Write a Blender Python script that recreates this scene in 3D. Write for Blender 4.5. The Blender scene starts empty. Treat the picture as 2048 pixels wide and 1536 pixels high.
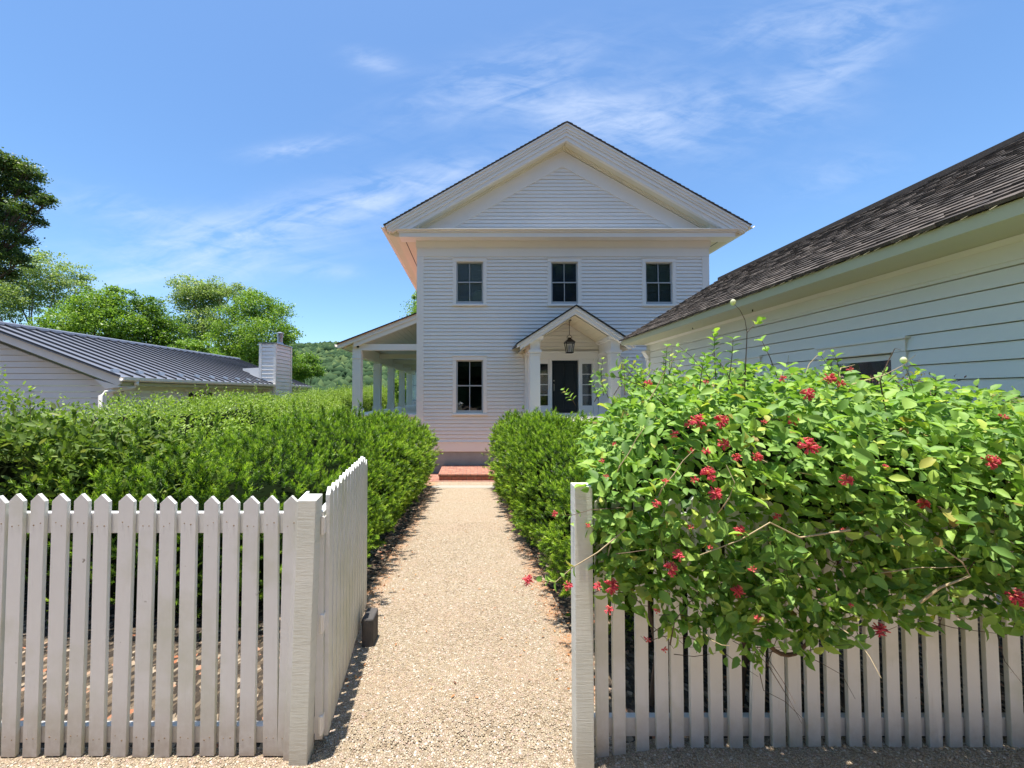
import bpy, math, random
import numpy as np
from mathutils import Vector, Matrix, noise

random.seed(7)
rng = np.random.default_rng(7)
S = bpy.context.scene
COL = S.collection
R = math.radians

# ------------------------------------------------------------------ camera
EYE = 1.75
FOC = 800.0            # focal length in pixels of a 2048 wide frame
VX, CY = 948.0, 768.0
PITCH = math.atan(20.0 / FOC)
cam_d = bpy.data.cameras.new('camera')
cam = bpy.data.objects.new('camera', cam_d)
COL.objects.link(cam)
cam.location = (0, 0, EYE)
cam.rotation_euler = (R(90) + PITCH, 0, 0)
cam_d.sensor_width = 36.0
cam_d.lens = FOC / 2048 * 36
cam_d.shift_x = (1024 - VX) / 2048
cam_d.clip_start = 0.05
cam_d.clip_end = 5000
S.camera = cam


def at(px, py, d):
    """world point on the vertical plane y = d seen at a place of the photo"""
    u = (px - VX) / FOC
    v = (CY - py) / FOC
    yy = math.cos(PITCH) - v * math.sin(PITCH)
    zz = math.sin(PITCH) + v * math.cos(PITCH)
    return Vector((u * d / yy, d, EYE + zz * d / yy))


# ------------------------------------------------------------------ light
SUN_TO = Vector((-0.06, -0.035, 0.98)).normalized()
sun_el = math.asin(SUN_TO.z)
sun_az = math.atan2(SUN_TO.x, SUN_TO.y)
sl = bpy.data.lights.new('sun', 'SUN')
sl.energy = 4.6
sl.angle = R(0.53)
sl.color = (1.0, 0.95, 0.87)
so = bpy.data.objects.new('sun', sl)
COL.objects.link(so)
so.rotation_euler = SUN_TO.to_track_quat('Z', 'Y').to_euler()
so.location = (0, 0, 30)

S.view_settings.view_transform = 'Standard'
S.view_settings.look = 'None'
S.view_settings.exposure = 0.93
S.view_settings.gamma = 1
S.cycles.max_bounces = 7
S.cycles.diffuse_bounces = 4
S.cycles.transparent_max_bounces = 8
S.cycles.use_denoising = True

W = bpy.data.worlds.new('World')
S.world = W
W.use_nodes = True
nt = W.node_tree
nt.nodes.clear()


def nd(t, typ, **kw):
    n = t.nodes.new(typ)
    for k, v in kw.items():
        setattr(n, k, v)
    return n


def math_n(t, op, a, b=None, c=None, clamp=False):
    n = nd(t, 'ShaderNodeMath', operation=op, use_clamp=clamp)
    for i, x in enumerate((a, b, c)):
        if x is None:
            continue
        if isinstance(x, (int, float)):
            n.inputs[i].default_value = x
        else:
            t.links.new(x, n.inputs[i])
    return n.outputs[0]


def ramp_n(t, fac, stops, interp='LINEAR'):
    n = nd(t, 'ShaderNodeValToRGB')
    e = n.color_ramp.elements
    n.color_ramp.interpolation = interp
    while len(e) > 1:
        e.remove(e[0])
    e[0].position = stops[0][0]
    e[0].color = (*stops[0][1], 1)
    for p, c in stops[1:]:
        k = e.new(p)
        k.color = (*c, 1)
    t.links.new(fac, n.inputs[0])
    return n.outputs[0]


def mixc(t, fac, a, b, blend='MIX'):
    n = nd(t, 'ShaderNodeMix', data_type='RGBA', blend_type=blend)
    for i, x in ((0, fac), (6, a), (7, b)):
        if isinstance(x, (int, float)):
            n.inputs[i].default_value = x
        elif isinstance(x, tuple):
            n.inputs[i].default_value = (*x, 1)
        else:
            t.links.new(x, n.inputs[i])
    return n.outputs[2]


sky = nd(nt, 'ShaderNodeTexSky', sky_type='NISHITA')
sky.sun_disc = False
sky.sun_elevation = sun_el
sky.sun_rotation = sun_az % (2 * math.pi)
sky.altitude = 100
sky.air_density = 1.0
sky.dust_density = 0.9
sky.ozone_density = 2.6
bg = nd(nt, 'ShaderNodeBackground')
bg.inputs[1].default_value = 0.125
outw = nd(nt, 'ShaderNodeOutputWorld')
tc = nd(nt, 'ShaderNodeTexCoord')
sp = nd(nt, 'ShaderNodeSeparateXYZ')
nt.links.new(tc.outputs['Generated'], sp.inputs[0])
X, Y, Z = sp.outputs
yp = math_n(nt, 'MAXIMUM', Y, 0.08)
U = math_n(nt, 'DIVIDE', X, yp)
V = math_n(nt, 'DIVIDE', Z, yp)


def wisp(px, py, length, width, ang, amt):
    u0, v0 = (px - VX) / FOC, (788 - py) / FOC
    ca, sa = math.cos(R(ang)), math.sin(R(ang))
    du = math_n(nt, 'SUBTRACT', U, u0)
    dv = math_n(nt, 'SUBTRACT', V, v0)
    a = math_n(nt, 'ADD', math_n(nt, 'MULTIPLY', du, ca), math_n(nt, 'MULTIPLY', dv, sa))
    b = math_n(nt, 'SUBTRACT', math_n(nt, 'MULTIPLY', dv, ca), math_n(nt, 'MULTIPLY', du, sa))
    a = math_n(nt, 'DIVIDE', a, length / FOC)
    b = math_n(nt, 'DIVIDE', b, width / FOC)
    r2 = math_n(nt, 'ADD', math_n(nt, 'MULTIPLY', a, a), math_n(nt, 'MULTIPLY', b, b))
    g = math_n(nt, 'POWER', 2.718, math_n(nt, 'MULTIPLY', r2, -1.0))
    return math_n(nt, 'MULTIPLY', g, amt)


def cirrus(ang, sx, sy, seed, detail=8):
    cmb = nd(nt, 'ShaderNodeCombineXYZ')
    nt.links.new(U, cmb.inputs[0])
    nt.links.new(V, cmb.inputs[1])
    cmb.inputs[2].default_value = seed
    mp = nd(nt, 'ShaderNodeMapping')
    mp.inputs['Rotation'].default_value = (0, 0, R(-ang))
    mp2 = nd(nt, 'ShaderNodeMapping')
    mp2.inputs['Scale'].default_value = (sx, sy, 1)
    nt.links.new(cmb.outputs[0], mp.inputs[0])
    nt.links.new(mp.outputs[0], mp2.inputs[0])
    no = nd(nt, 'ShaderNodeTexNoise')
    no.inputs['Scale'].default_value = 1.0
    no.inputs['Detail'].default_value = detail
    no.inputs['Roughness'].default_value = 0.62
    no.inputs['Distortion'].default_value = 0.7
    nt.links.new(mp2.outputs[0], no.inputs['Vector'])
    return no.outputs[0]


masks = [wisp(1230, 235, 210, 55, -12, 1.0), wisp(1000, 150, 220, 60, 20, 0.6),
         wisp(760, 385, 300, 45, 14, 0.95), wisp(420, 490, 260, 60, 5, 0.7),
         wisp(1700, 100, 150, 60, 35, 0.6), wisp(1620, 30, 220, 50, 10, 0.55),
         wisp(590, 288, 100, 16, 8, 0.8), wisp(740, 108, 55, 22, -15, 0.6),
         wisp(240, 415, 160, 30, -12, 0.55), wisp(1700, 340, 130, 40, 15, 0.35),
         wisp(640, 540, 80, 14, -4, 0.5), wisp(300, 560, 220, 40, 3, 0.4),
         wisp(1450, 190, 230, 60, -4, 0.45)]
m = masks[0]
for k in masks[1:]:
    m = math_n(nt, 'ADD', m, k)
n1 = cirrus(16, 3.0, 12.0, 3.3)
n2 = cirrus(-6, 7.0, 22.0, 8.1)
nn = math_n(nt, 'ADD', math_n(nt, 'MULTIPLY', n1, 0.6), math_n(nt, 'MULTIPLY', n2, 0.4))
nn = math_n(nt, 'MULTIPLY', math_n(nt, 'SUBTRACT', nn, 0.41), 5.0, clamp=True)
cl = math_n(nt, 'MULTIPLY', math_n(nt, 'MULTIPLY', m, nn), 0.46, clamp=True)
cl = math_n(nt, 'MINIMUM', cl, 0.62)
fade = math_n(nt, 'MULTIPLY', math_n(nt, 'GREATER_THAN', Y, 0.1), cl)
mix = nd(nt, 'ShaderNodeMix', data_type='RGBA')
nt.links.new(fade, mix.inputs[0])
hsv = nd(nt, 'ShaderNodeHueSaturation')
hsv.inputs['Saturation'].default_value = 1.08
nt.links.new(sky.outputs[0], hsv.inputs['Color'])
nt.links.new(mixc(nt, 1.0, hsv.outputs[0], (0.77, 0.90, 0.97), 'MULTIPLY'), mix.inputs[6])
mix.inputs[7].default_value = (4.2, 4.6, 5.3, 1)
nt.links.new(mix.outputs[2], bg.inputs[0])
nt.links.new(bg.outputs[0], outw.inputs[0])

# ------------------------------------------------------------------ materials
MATS = {}


def principled(name):
    m_ = bpy.data.materials.new(name)
    m_.use_nodes = True
    t = m_.node_tree
    b = t.nodes['Principled BSDF']
    MATS[name] = m_
    return m_, t, b


def coords(t, scale=(1, 1, 1), kind='Object'):
    g = nd(t, 'ShaderNodeNewGeometry') if kind == 'Position' else nd(t, 'ShaderNodeTexCoord')
    mp = nd(t, 'ShaderNodeMapping')
    mp.inputs['Scale'].default_value = scale
    t.links.new(g.outputs['Position' if kind == 'Position' else kind], mp.inputs[0])
    return mp.outputs[0]


def noise_n(t, vec, scale, detail=5, rough=0.55, dist=0.0):
    n = nd(t, 'ShaderNodeTexNoise')
    n.inputs['Scale'].default_value = scale
    n.inputs['Detail'].default_value = detail
    n.inputs['Roughness'].default_value = rough
    n.inputs['Distortion'].default_value = dist
    t.links.new(vec, n.inputs['Vector'])
    return n.outputs[0]


def bump_n(t, b, h, strength=0.3, dist=0.01):
    n = nd(t, 'ShaderNodeBump')
    n.inputs['Strength'].default_value = strength
    n.inputs['Distance'].default_value = dist
    t.links.new(h, n.inputs['Height'])
    t.links.new(n.outputs[0], b.inputs['Normal'])


def paint(name, col, rough=0.45, dirt=(0.55, 0.53, 0.47), amt=0.25, sc=1.5, grain=(40, 40, 4), bump=0.15, spec=0.4):
    m_, t, b = principled(name)
    v = coords(t, (1, 1, 1), 'Position')
    n1 = noise_n(t, v, sc, 6, 0.65)
    f = math_n(t, 'MULTIPLY', math_n(t, 'SUBTRACT', n1, 0.45, clamp=True), amt * 5, clamp=True)
    f = math_n(t, 'MINIMUM', f, amt)
    t.links.new(mixc(t, f, col, dirt), b.inputs['Base Color'])
    b.inputs['Roughness'].default_value = rough
    b.inputs['Specular IOR Level'].default_value = spec
    g = noise_n(t, coords(t, grain, 'Position'), 1.0, 4, 0.6)
    bump_n(t, b, g, bump, 0.004)
    return m_


paint('white_paint', (0.92, 0.88, 0.81), amt=0.08, sc=0.7, grain=(6, 6, 60), bump=0.08)
paint('trim_paint', (0.92, 0.88, 0.81), amt=0.06, sc=0.9, grain=(20, 20, 20), bump=0.06)
paint('soffit_bounce_paint', (0.84, 0.78, 0.60), amt=0.06, sc=0.9, grain=(20, 20, 20), bump=0.05)  # yellow light bounced off the ground is painted into this colour
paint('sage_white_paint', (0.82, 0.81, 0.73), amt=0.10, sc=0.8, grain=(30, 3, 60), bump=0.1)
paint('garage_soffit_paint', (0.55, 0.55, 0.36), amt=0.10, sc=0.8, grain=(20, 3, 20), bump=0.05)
paint('annex_paint', (0.90, 0.87, 0.82), amt=0.06, grain=(6, 6, 60), bump=0.05)
paint('sash_paint', (0.44, 0.47, 0.48), amt=0.1)
paint('door_paint', (0.012, 0.018, 0.024), rough=0.3, amt=0.02, dirt=(0.03, 0.03, 0.03), bump=0.03)
paint('porch_bounce_cream', (0.80, 0.70, 0.50), amt=0.06, sc=0.9, grain=(20, 20, 20), bump=0.05)  # cream, with warm ground bounce painted into ceilings and beam
paint('black_metal', (0.02, 0.018, 0.016), rough=0.4, amt=0.05, dirt=(0.05, 0.04, 0.03))
paint('galvanised_metal', (0.42, 0.44, 0.45), rough=0.35, amt=0.2, dirt=(0.25, 0.25, 0.25))
MATS['galvanised_metal'].node_tree.nodes['Principled BSDF'].inputs['Metallic'].default_value = 0.7
paint('stone_foundation', (0.38, 0.40, 0.38), rough=0.9, amt=0.4, dirt=(0.26, 0.23, 0.22), sc=2.5, grain=(14, 14, 14), bump=0.5)
paint('concrete', (0.34, 0.32, 0.27), rough=0.9, amt=0.35, dirt=(0.33, 0.31, 0.27), sc=3, grain=(60, 60, 60), bump=0.3)
paint('block_stone', (0.075, 0.07, 0.068), rough=0.85, amt=0.4, dirt=(0.14, 0.12, 0.11), sc=9, grain=(120, 120, 120), bump=0.5)
paint('shade_cloth', (0.30, 0.37, 0.36), rough=0.8, amt=0.1)
paint('pale_shade_cloth', (0.62, 0.72, 0.84), rough=0.8, amt=0.1)
paint('navy_shade_cloth', (0.10, 0.12, 0.22), rough=0.8, amt=0.3, dirt=(0.2, 0.22, 0.32), sc=4)
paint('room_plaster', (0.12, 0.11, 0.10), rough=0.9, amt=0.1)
paint('white_fabric', (0.5, 0.5, 0.52), rough=0.9, amt=0.3, dirt=(0.2, 0.2, 0.22), sc=8)
paint('copper_roof', (0.66, 0.22, 0.15), rough=0.5, amt=0.3, dirt=(0.45, 0.14, 0.07))
paint('brass', (0.45, 0.40, 0.3), rough=0.3, amt=0.05)


def fence_mat():
    m_, t, b = principled('fence_paint')
    pos = coords(t, (1, 1, 1), 'Position')
    oi = nd(t, 'ShaderNodeObjectInfo')
    n1 = noise_n(t, pos, 2.2, 6, 0.6)
    n2 = noise_n(t, coords(t, (60, 60, 5), 'Position'), 1.0, 6, 0.65)
    n3 = noise_n(t, pos, 14, 5, 0.7)
    base = mixc(t, math_n(t, 'MULTIPLY', oi.outputs['Random'], 0.5), (0.80, 0.795, 0.79), (0.70, 0.695, 0.69))
    alg = math_n(t, 'MULTIPLY', math_n(t, 'SUBTRACT', n1, 0.49, clamp=True), 3.2, clamp=True)
    alg = math_n(t, 'MINIMUM', alg, 0.55)
    c = mixc(t, alg, base, (0.56, 0.57, 0.44))
    gr = math_n(t, 'MULTIPLY', math_n(t, 'SUBTRACT', n2, 0.6, clamp=True), 1.6, clamp=True)
    c = mixc(t, gr, c, (0.42, 0.40, 0.36))
    kn = noise_n(t, pos, 26, 2, 0.5)
    c = mixc(t, math_n(t, 'MULTIPLY', math_n(t, 'SUBTRACT', kn, 0.74, clamp=True), 12, clamp=True), c, (0.22, 0.19, 0.16))
    sp_ = nd(t, 'ShaderNodeSeparateXYZ')
    t.links.new(pos, sp_.inputs[0])
    low = nd(t, 'ShaderNodeMapRange')
    low.inputs[1].default_value = 0.30
    low.inputs[2].default_value = 0.0
    t.links.new(sp_.outputs[2], low.inputs[0])
    lowf = math_n(t, 'MULTIPLY', low.outputs[0], math_n(t, 'MULTIPLY', n3, 1.1), clamp=True)
    c = mixc(t, lowf, c, (0.36, 0.27, 0.19))
    # side faces greener
    ge = nd(t, 'ShaderNodeNewGeometry')
    sn = nd(t, 'ShaderNodeSeparateXYZ')
    t.links.new(ge.outputs['True Normal'], sn.inputs[0])
    side = math_n(t, 'MULTIPLY', math_n(t, 'ABSOLUTE', sn.outputs[0]), math_n(t, 'MULTIPLY', n1, 0.7), clamp=True)
    c = mixc(t, side, c, (0.60, 0.60, 0.38))
    t.links.new(c, b.inputs['Base Color'])
    b.inputs['Roughness'].default_value = 0.5
    bump_n(t, b, math_n(t, 'ADD', n2, math_n(t, 'MULTIPLY', n3, 0.5)), 0.35, 0.004)
    return m_


fence_mat()


def post_mat():
    m_, t, b = principled('rough_post_paint')
    pos = coords(t, (1, 1, 1), 'Position')
    n2 = noise_n(t, coords(t, (8, 8, 90), 'Position'), 1.0, 5, 0.7, 0.6)
    n1 = noise_n(t, pos, 5, 6, 0.6)
    c = mixc(t, n1, (0.82, 0.81, 0.74), (0.64, 0.65, 0.56))
    gr = math_n(t, 'MULTIPLY', math_n(t, 'SUBTRACT', n2, 0.52, clamp=True), 1.8, clamp=True)
    c = mixc(t, gr, c, (0.45, 0.45, 0.38))
    sp_ = nd(t, 'ShaderNodeSeparateXYZ')
    t.links.new(pos, sp_.inputs[0])
    low = nd(t, 'ShaderNodeMapRange')
    low.inputs[1].default_value = 0.22
    low.inputs[2].default_value = -0.02
    t.links.new(sp_.outputs[2], low.inputs[0])
    c = mixc(t, math_n(t, 'MULTIPLY', low.outputs[0], n1, clamp=True), c, (0.33, 0.27, 0.19))
    t.links.new(c, b.inputs['Base Color'])
    b.inputs['Roughness'].default_value = 0.65
    bump_n(t, b, n2, 0.6, 0.006)


post_mat()


def gravel_mat(name, c1, c2, litter=True, sc=85.0):
    m_, t, b = principled(name)
    pos = coords(t, (1, 1, 1), 'Position')
    vo = nd(t, 'ShaderNodeTexVoronoi', feature='F1')
    vo.inputs['Scale'].default_value = sc
    t.links.new(pos, vo.inputs['Vector'])
    vd = nd(t, 'ShaderNodeTexVoronoi', feature='DISTANCE_TO_EDGE')
    vd.inputs['Scale'].default_value = sc
    t.links.new(pos, vd.inputs['Vector'])
    hs = nd(t, 'ShaderNodeSeparateColor')
    t.links.new(vo.outputs['Color'], hs.inputs[0])
    stone = ramp_n(t, hs.outputs[0], [(0, (0.30, 0.22, 0.14)), (0.2, (0.56, 0.44, 0.29)), (0.45, c1), (0.7, c2),
                                      (0.86, (0.56, 0.40, 0.31)), (1, (0.80, 0.74, 0.62))])
    gap = ramp_n(t, vd.outputs[0], [(0.0, (0.34, 0.29, 0.22)), (0.09, (1, 1, 1))])
    c = mixc(t, 1.0, stone, gap, 'MULTIPLY')
    n1 = noise_n(t, pos, 1.1, 6, 0.6)
    n2 = noise_n(t, pos, 6, 6, 0.7)
    tint = math_n(t, 'MULTIPLY', math_n(t, 'SUBTRACT', n1, 0.45, clamp=True), 1.4, clamp=True)
    c = mixc(t, tint, c, (0.55, 0.37, 0.27), 'MULTIPLY') if False else mixc(t, math_n(t, 'MULTIPLY', tint, 0.8), c, (0.50, 0.33, 0.23))
    if litter:
        sp_ = nd(t, 'ShaderNodeSeparateXYZ')
        t.links.new(pos, sp_.inputs[0])
        ctr = math_n(t, 'ADD', math_n(t, 'MULTIPLY', sp_.outputs[1], -0.0125), -0.09)
        off = math_n(t, 'SUBTRACT', sp_.outputs[0], ctr)
        ed = math_n(t, 'SUBTRACT', math_n(t, 'ABSOLUTE', off), 0.66)
        ed = math_n(t, 'MULTIPLY', ed, 5.0, clamp=True)
        ngate = math_n(t, 'GREATER_THAN', sp_.outputs[1], 2.3)
        lf = math_n(t, 'MULTIPLY', math_n(t, 'MULTIPLY', ed, ngate),
                    math_n(t, 'MULTIPLY', math_n(t, 'SUBTRACT', n2, 0.38, clamp=True), 4.0, clamp=True), clamp=True)
        c = mixc(t, math_n(t, 'MULTIPLY', lf, 0.9), c, (0.58, 0.24, 0.08))
    t.links.new(c, b.inputs['Base Color'])
    b.inputs['Roughness'].default_value = 0.85
    h = math_n(t, 'MINIMUM', vd.outputs[0], 0.35)
    bump_n(t, b, h, 1.0, 0.02)
    return m_


gravel_mat('gravel', (0.48, 0.385, 0.27), (0.53, 0.44, 0.325), sc=84.0)


def ground_mat():
    m_, t, b = principled('mulch')
    pos = coords(t, (1, 1, 1), 'Position')
    n1 = noise_n(t, pos, 0.6, 6, 0.6)
    vo = nd(t, 'ShaderNodeTexVoronoi')
    vo.inputs['Scale'].default_value = 38
    t.links.new(coords(t, (1, 0.6, 1), 'Position'), vo.inputs['Vector'])
    hs = nd(t, 'ShaderNodeSeparateColor')
    t.links.new(vo.outputs['Color'], hs.inputs[0])
    c = ramp_n(t, hs.outputs[0], [(0, (0.02, 0.014, 0.01)), (0.45, (0.05, 0.036, 0.024)), (0.8, (0.15, 0.11, 0.07)),
                                  (0.92, (0.36, 0.29, 0.21)), (1, (0.36, 0.13, 0.06))])
    sp_ = nd(t, 'ShaderNodeSeparateXYZ')
    t.links.new(pos, sp_.inputs[0])
    far = nd(t, 'ShaderNodeMapRange')
    far.inputs[1].default_value = 13
    far.inputs[2].default_value = 20
    t.links.new(sp_.outputs[1], far.inputs[0])
    grass = ramp_n(t, noise_n(t, pos, 9, 8, 0.7), [(0.3, (0.03, 0.05, 0.015)), (0.7, (0.06, 0.095, 0.025))])
    c = mixc(t, far.outputs[0], c, grass)
    t.links.new(c, b.inputs['Base Color'])
    b.inputs['Roughness'].default_value = 0.95
    bump_n(t, b, vo.outputs['Distance'], 0.8, 0.02)


ground_mat()


def brick_mat():
    m_, t, b = principled('brick_paving')
    v = coords(t, (1, 1, 1), 'Position')
    br = nd(t, 'ShaderNodeTexBrick')
    br.inputs['Scale'].default_value = 1.0
    br.inputs['Brick Width'].default_value = 0.21
    br.inputs['Row Height'].default_value = 0.105
    br.inputs['Mortar Size'].default_value = 0.010
    br.inputs['Color1'].default_value = (0.40, 0.165, 0.105, 1)
    br.inputs['Color2'].default_value = (0.29, 0.11, 0.075, 1)
    br.inputs['Mortar'].default_value = (0.16, 0.10, 0.08, 1)
    # lay the pattern on the y-z side faces too
    sp_ = nd(t, 'ShaderNodeSeparateXYZ')
    t.links.new(v, sp_.inputs[0])
    cb = nd(t, 'ShaderNodeCombineXYZ')
    t.links.new(sp_.outputs[0], cb.inputs[0])
    t.links.new(math_n(t, 'ADD', sp_.outputs[1], sp_.outputs[2]), cb.inputs[1])
    t.links.new(cb.outputs[0], br.inputs['Vector'])
    n1 = noise_n(t, v, 8, 5, 0.7)
    c = mixc(t, math_n(t, 'MULTIPLY', math_n(t, 'SUBTRACT', n1, 0.45, clamp=True), 1.2, clamp=True), br.outputs[0], (0.55, 0.42, 0.33))
    t.links.new(c, b.inputs['Base Color'])
    b.inputs['Roughness'].default_value = 0.85
    bump_n(t, b, br.outputs['Fac'], -0.4, 0.008)


brick_mat()


def island_color(t, stops):
    g = nd(t, 'ShaderNodeNewGeometry')
    return ramp_n(t, g.outputs['Random Per Island'], stops)


def shingle_mat():
    m_, t, b = principled('weathered_shingles')
    c = island_color(t, [(0, (0.06, 0.048, 0.04)), (0.4, (0.10, 0.08, 0.065)), (0.75, (0.15, 0.12, 0.10)),
                         (0.92, (0.21, 0.175, 0.145)), (1, (0.10, 0.065, 0.045))])
    n2 = noise_n(t, coords(t, (10, 70, 10), 'Position'), 1.0, 5, 0.7)
    c = mixc(t, math_n(t, 'MULTIPLY', n2, 0.7), c, (0.035, 0.03, 0.028))
    t.links.new(c, b.inputs['Base Color'])
    b.inputs['Roughness'].default_value = 0.9
    bump_n(t, b, n2, 0.6, 0.01)


shingle_mat()


def metalroof_mat():
    m_, t, b = principled('grey_metal_roofing')
    n1 = noise_n(t, coords(t, (1, 1, 1), 'Position'), 1.2, 4, 0.5)
    c = mixc(t, n1, (0.20, 0.215, 0.26), (0.25, 0.265, 0.31))
    t.links.new(c, b.inputs['Base Color'])
    b.inputs['Metallic'].default_value = 0.35
    b.inputs['Roughness'].default_value = 0.42


metalroof_mat()
paint('dark_seam_metal', (0.035, 0.037, 0.045), rough=0.5, amt=0.0)


def glass_mat(name, tint=(0.78, 0.82, 0.84), refl=0.05):
    m_ = bpy.data.materials.new(name)
    m_.use_nodes = True
    t = m_.node_tree
    t.nodes.clear()
    o = nd(t, 'ShaderNodeOutputMaterial')
    tr = nd(t, 'ShaderNodeBsdfTransparent')
    tr.inputs[0].default_value = (*tint, 1)
    gl = nd(t, 'ShaderNodeBsdfGlossy')
    gl.inputs['Roughness'].default_value = 0.02
    gl.inputs[0].default_value = (0.9, 0.95, 1, 1)
    fr = nd(t, 'ShaderNodeFresnel')
    fr.inputs[0].default_value = 1.5
    n1 = noise_n(t, coords(t, (1, 1, 1), 'Position'), 3.0, 2, 0.5)
    bp = nd(t, 'ShaderNodeBump')
    bp.inputs['Strength'].default_value = 0.12
    bp.inputs['Distance'].default_value = 0.02
    t.links.new(n1, bp.inputs['Height'])
    t.links.new(bp.outputs[0], gl.inputs['Normal'])
    f = math_n(t, 'ADD', fr.outputs[0], refl, clamp=True)
    mx = nd(t, 'ShaderNodeMixShader')
    t.links.new(f, mx.inputs[0])
    t.links.new(tr.outputs[0], mx.inputs[1])
    t.links.new(gl.outputs[0], mx.inputs[2])
    t.links.new(mx.outputs[0], o.inputs[0])
    MATS[name] = m_


glass_mat('window_glass')
glass_mat('lantern_glass', (0.9, 0.9, 0.9), 0.05)


def leaf_mat(name, stops, trans=0.35, rough=0.45, spec=0.35, tcol=1.6, detail=None, vary=1.2, dark=0.62, tone=False):
    m_ = bpy.data.materials.new(name)
    m_.use_nodes = True
    t = m_.node_tree
    b = t.nodes['Principled BSDF']
    o = t.nodes['Material Output']
    if tone:
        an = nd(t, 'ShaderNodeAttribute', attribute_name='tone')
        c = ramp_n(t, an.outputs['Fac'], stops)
    else:
        c = island_color(t, stops)
    big = noise_n(t, coords(t, (1, 1, 1), 'Position'), detail or 1.2, 4, 0.6)
    c = mixc(t, math_n(t, 'MULTIPLY', math_n(t, 'SUBTRACT', big, 0.38, clamp=True), vary, clamp=True), c,
             tuple(x * dark for x in stops[1][1]))
    t.links.new(c, b.inputs['Base Color'])
    b.inputs['Roughness'].default_value = rough
    b.inputs['Specular IOR Level'].default_value = spec
    tl = nd(t, 'ShaderNodeBsdfTranslucent')
    t.links.new(mixc(t, 1.0, c, (tcol * 1.0, tcol * 1.05, tcol * 0.45), 'MULTIPLY'), tl.inputs[0])
    mx = nd(t, 'ShaderNodeMixShader')
    mx.inputs[0].default_value = trans
    t.links.new(b.outputs[0], mx.inputs[1])
    t.links.new(tl.outputs[0], mx.inputs[2])
    t.links.new(mx.outputs[0], o.inputs[0])
    MATS[name] = m_


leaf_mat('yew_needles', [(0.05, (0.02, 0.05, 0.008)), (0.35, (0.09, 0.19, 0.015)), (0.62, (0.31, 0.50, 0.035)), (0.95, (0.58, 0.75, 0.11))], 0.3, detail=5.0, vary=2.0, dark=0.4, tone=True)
leaf_mat('privet_leaves', [(0, (0.12, 0.20, 0.03)), (0.5, (0.25, 0.38, 0.05)), (0.85, (0.36, 0.50, 0.09)), (1, (0.50, 0.60, 0.22))], 0.3, 0.5, 0.35)
leaf_mat('shrub_leaves', [(0, (0.06, 0.10, 0.02)), (0.5, (0.12, 0.20, 0.035)), (0.85, (0.20, 0.29, 0.06)), (1, (0.30, 0.33, 0.12))], 0.3, 0.6, 0.25)
leaf_mat('honeysuckle_leaves', [(0, (0.10, 0.20, 0.045)), (0.4, (0.20, 0.36, 0.07)), (0.75, (0.30, 0.47, 0.10)), (0.93, (0.40, 0.56, 0.10)), (0.975, (0.55, 0.60, 0.12)), (1, (0.32, 0.19, 0.07))], 0.33, 0.55, 0.3, 1.5, 3.0)
leaf_mat('oak_leaves', [(0, (0.03, 0.06, 0.015)), (0.5, (0.075, 0.13, 0.03)), (0.9, (0.15, 0.22, 0.06)), (1, (0.28, 0.32, 0.14))], 0.3)
leaf_mat('maple_leaves', [(0, (0.07, 0.14, 0.02)), (0.5, (0.18, 0.31, 0.04)), (0.9, (0.31, 0.46, 0.08)), (1, (0.42, 0.52, 0.14))], 0.35, detail=0.5)
leaf_mat('pale_leaves', [(0, (0.12, 0.18, 0.05)), (0.5, (0.26, 0.35, 0.12)), (0.9, (0.38, 0.47, 0.2)), (1, (0.5, 0.55, 0.3))], 0.35, detail=0.5)
leaf_mat('deep_green_leaves', [(0, (0.05, 0.11, 0.015)), (0.5, (0.13, 0.24, 0.03)), (0.9, (0.24, 0.37, 0.06)), (1, (0.32, 0.42, 0.1))], 0.35, detail=0.5)
leaf_mat('far_forest', [(0, (0.02, 0.045, 0.02)), (0.5, (0.045, 0.08, 0.035)), (0.8, (0.07, 0.11, 0.045)), (1, (0.11, 0.15, 0.055))], 0.0, 0.9, 0.05, detail=0.25)
leaf_mat('purple_leaves', [(0, (0.10, 0.05, 0.04)), (0.5, (0.20, 0.10, 0.08)), (1, (0.22, 0.2, 0.1))], 0.3)
leaf_mat('flower_petals', [(0, (0.55, 0.04, 0.08)), (0.45, (0.78, 0.10, 0.14)), (0.75, (0.88, 0.20, 0.19)), (0.92, (0.9, 0.34, 0.16)), (1, (0.92, 0.6, 0.3))], 0.25, 0.5, 0.3, 1.2)
leaf_mat('pale_buds', [(0, (0.55, 0.58, 0.35)), (0.5, (0.7, 0.72, 0.5)), (1, (0.85, 0.85, 0.75))], 0.3)
paint('bark', (0.12, 0.09, 0.065), rough=0.95, amt=0.4, dirt=(0.05, 0.04, 0.03), sc=3, grain=(30, 30, 5), bump=0.7)
paint('pale_bark', (0.24, 0.21, 0.17), rough=0.95, amt=0.4, dirt=(0.12, 0.10, 0.08), sc=3, grain=(30, 30, 5), bump=0.7)
paint('vine_stem', (0.28, 0.20, 0.12), rough=0.8, amt=0.4, dirt=(0.12, 0.07, 0.05), sc=9)
paint('dark_stem', (0.13, 0.085, 0.055), rough=0.9, amt=0.4, dirt=(0.06, 0.04, 0.03), sc=9)
paint('tan_stem', (0.45, 0.35, 0.20), rough=0.8, amt=0.4, dirt=(0.25, 0.17, 0.10), sc=9)
paint('hedge_shade_core', (0.006, 0.011, 0.004), rough=1, amt=0.3, dirt=(0.014, 0.012, 0.006), sc=6, spec=0.0)  # near-black hull colour, painted shade behind the gaps in hedge foliage
paint('core_shade', (0.02, 0.03, 0.012), rough=1, amt=0.3, dirt=(0.04, 0.03, 0.02), sc=6, spec=0.0)


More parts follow.
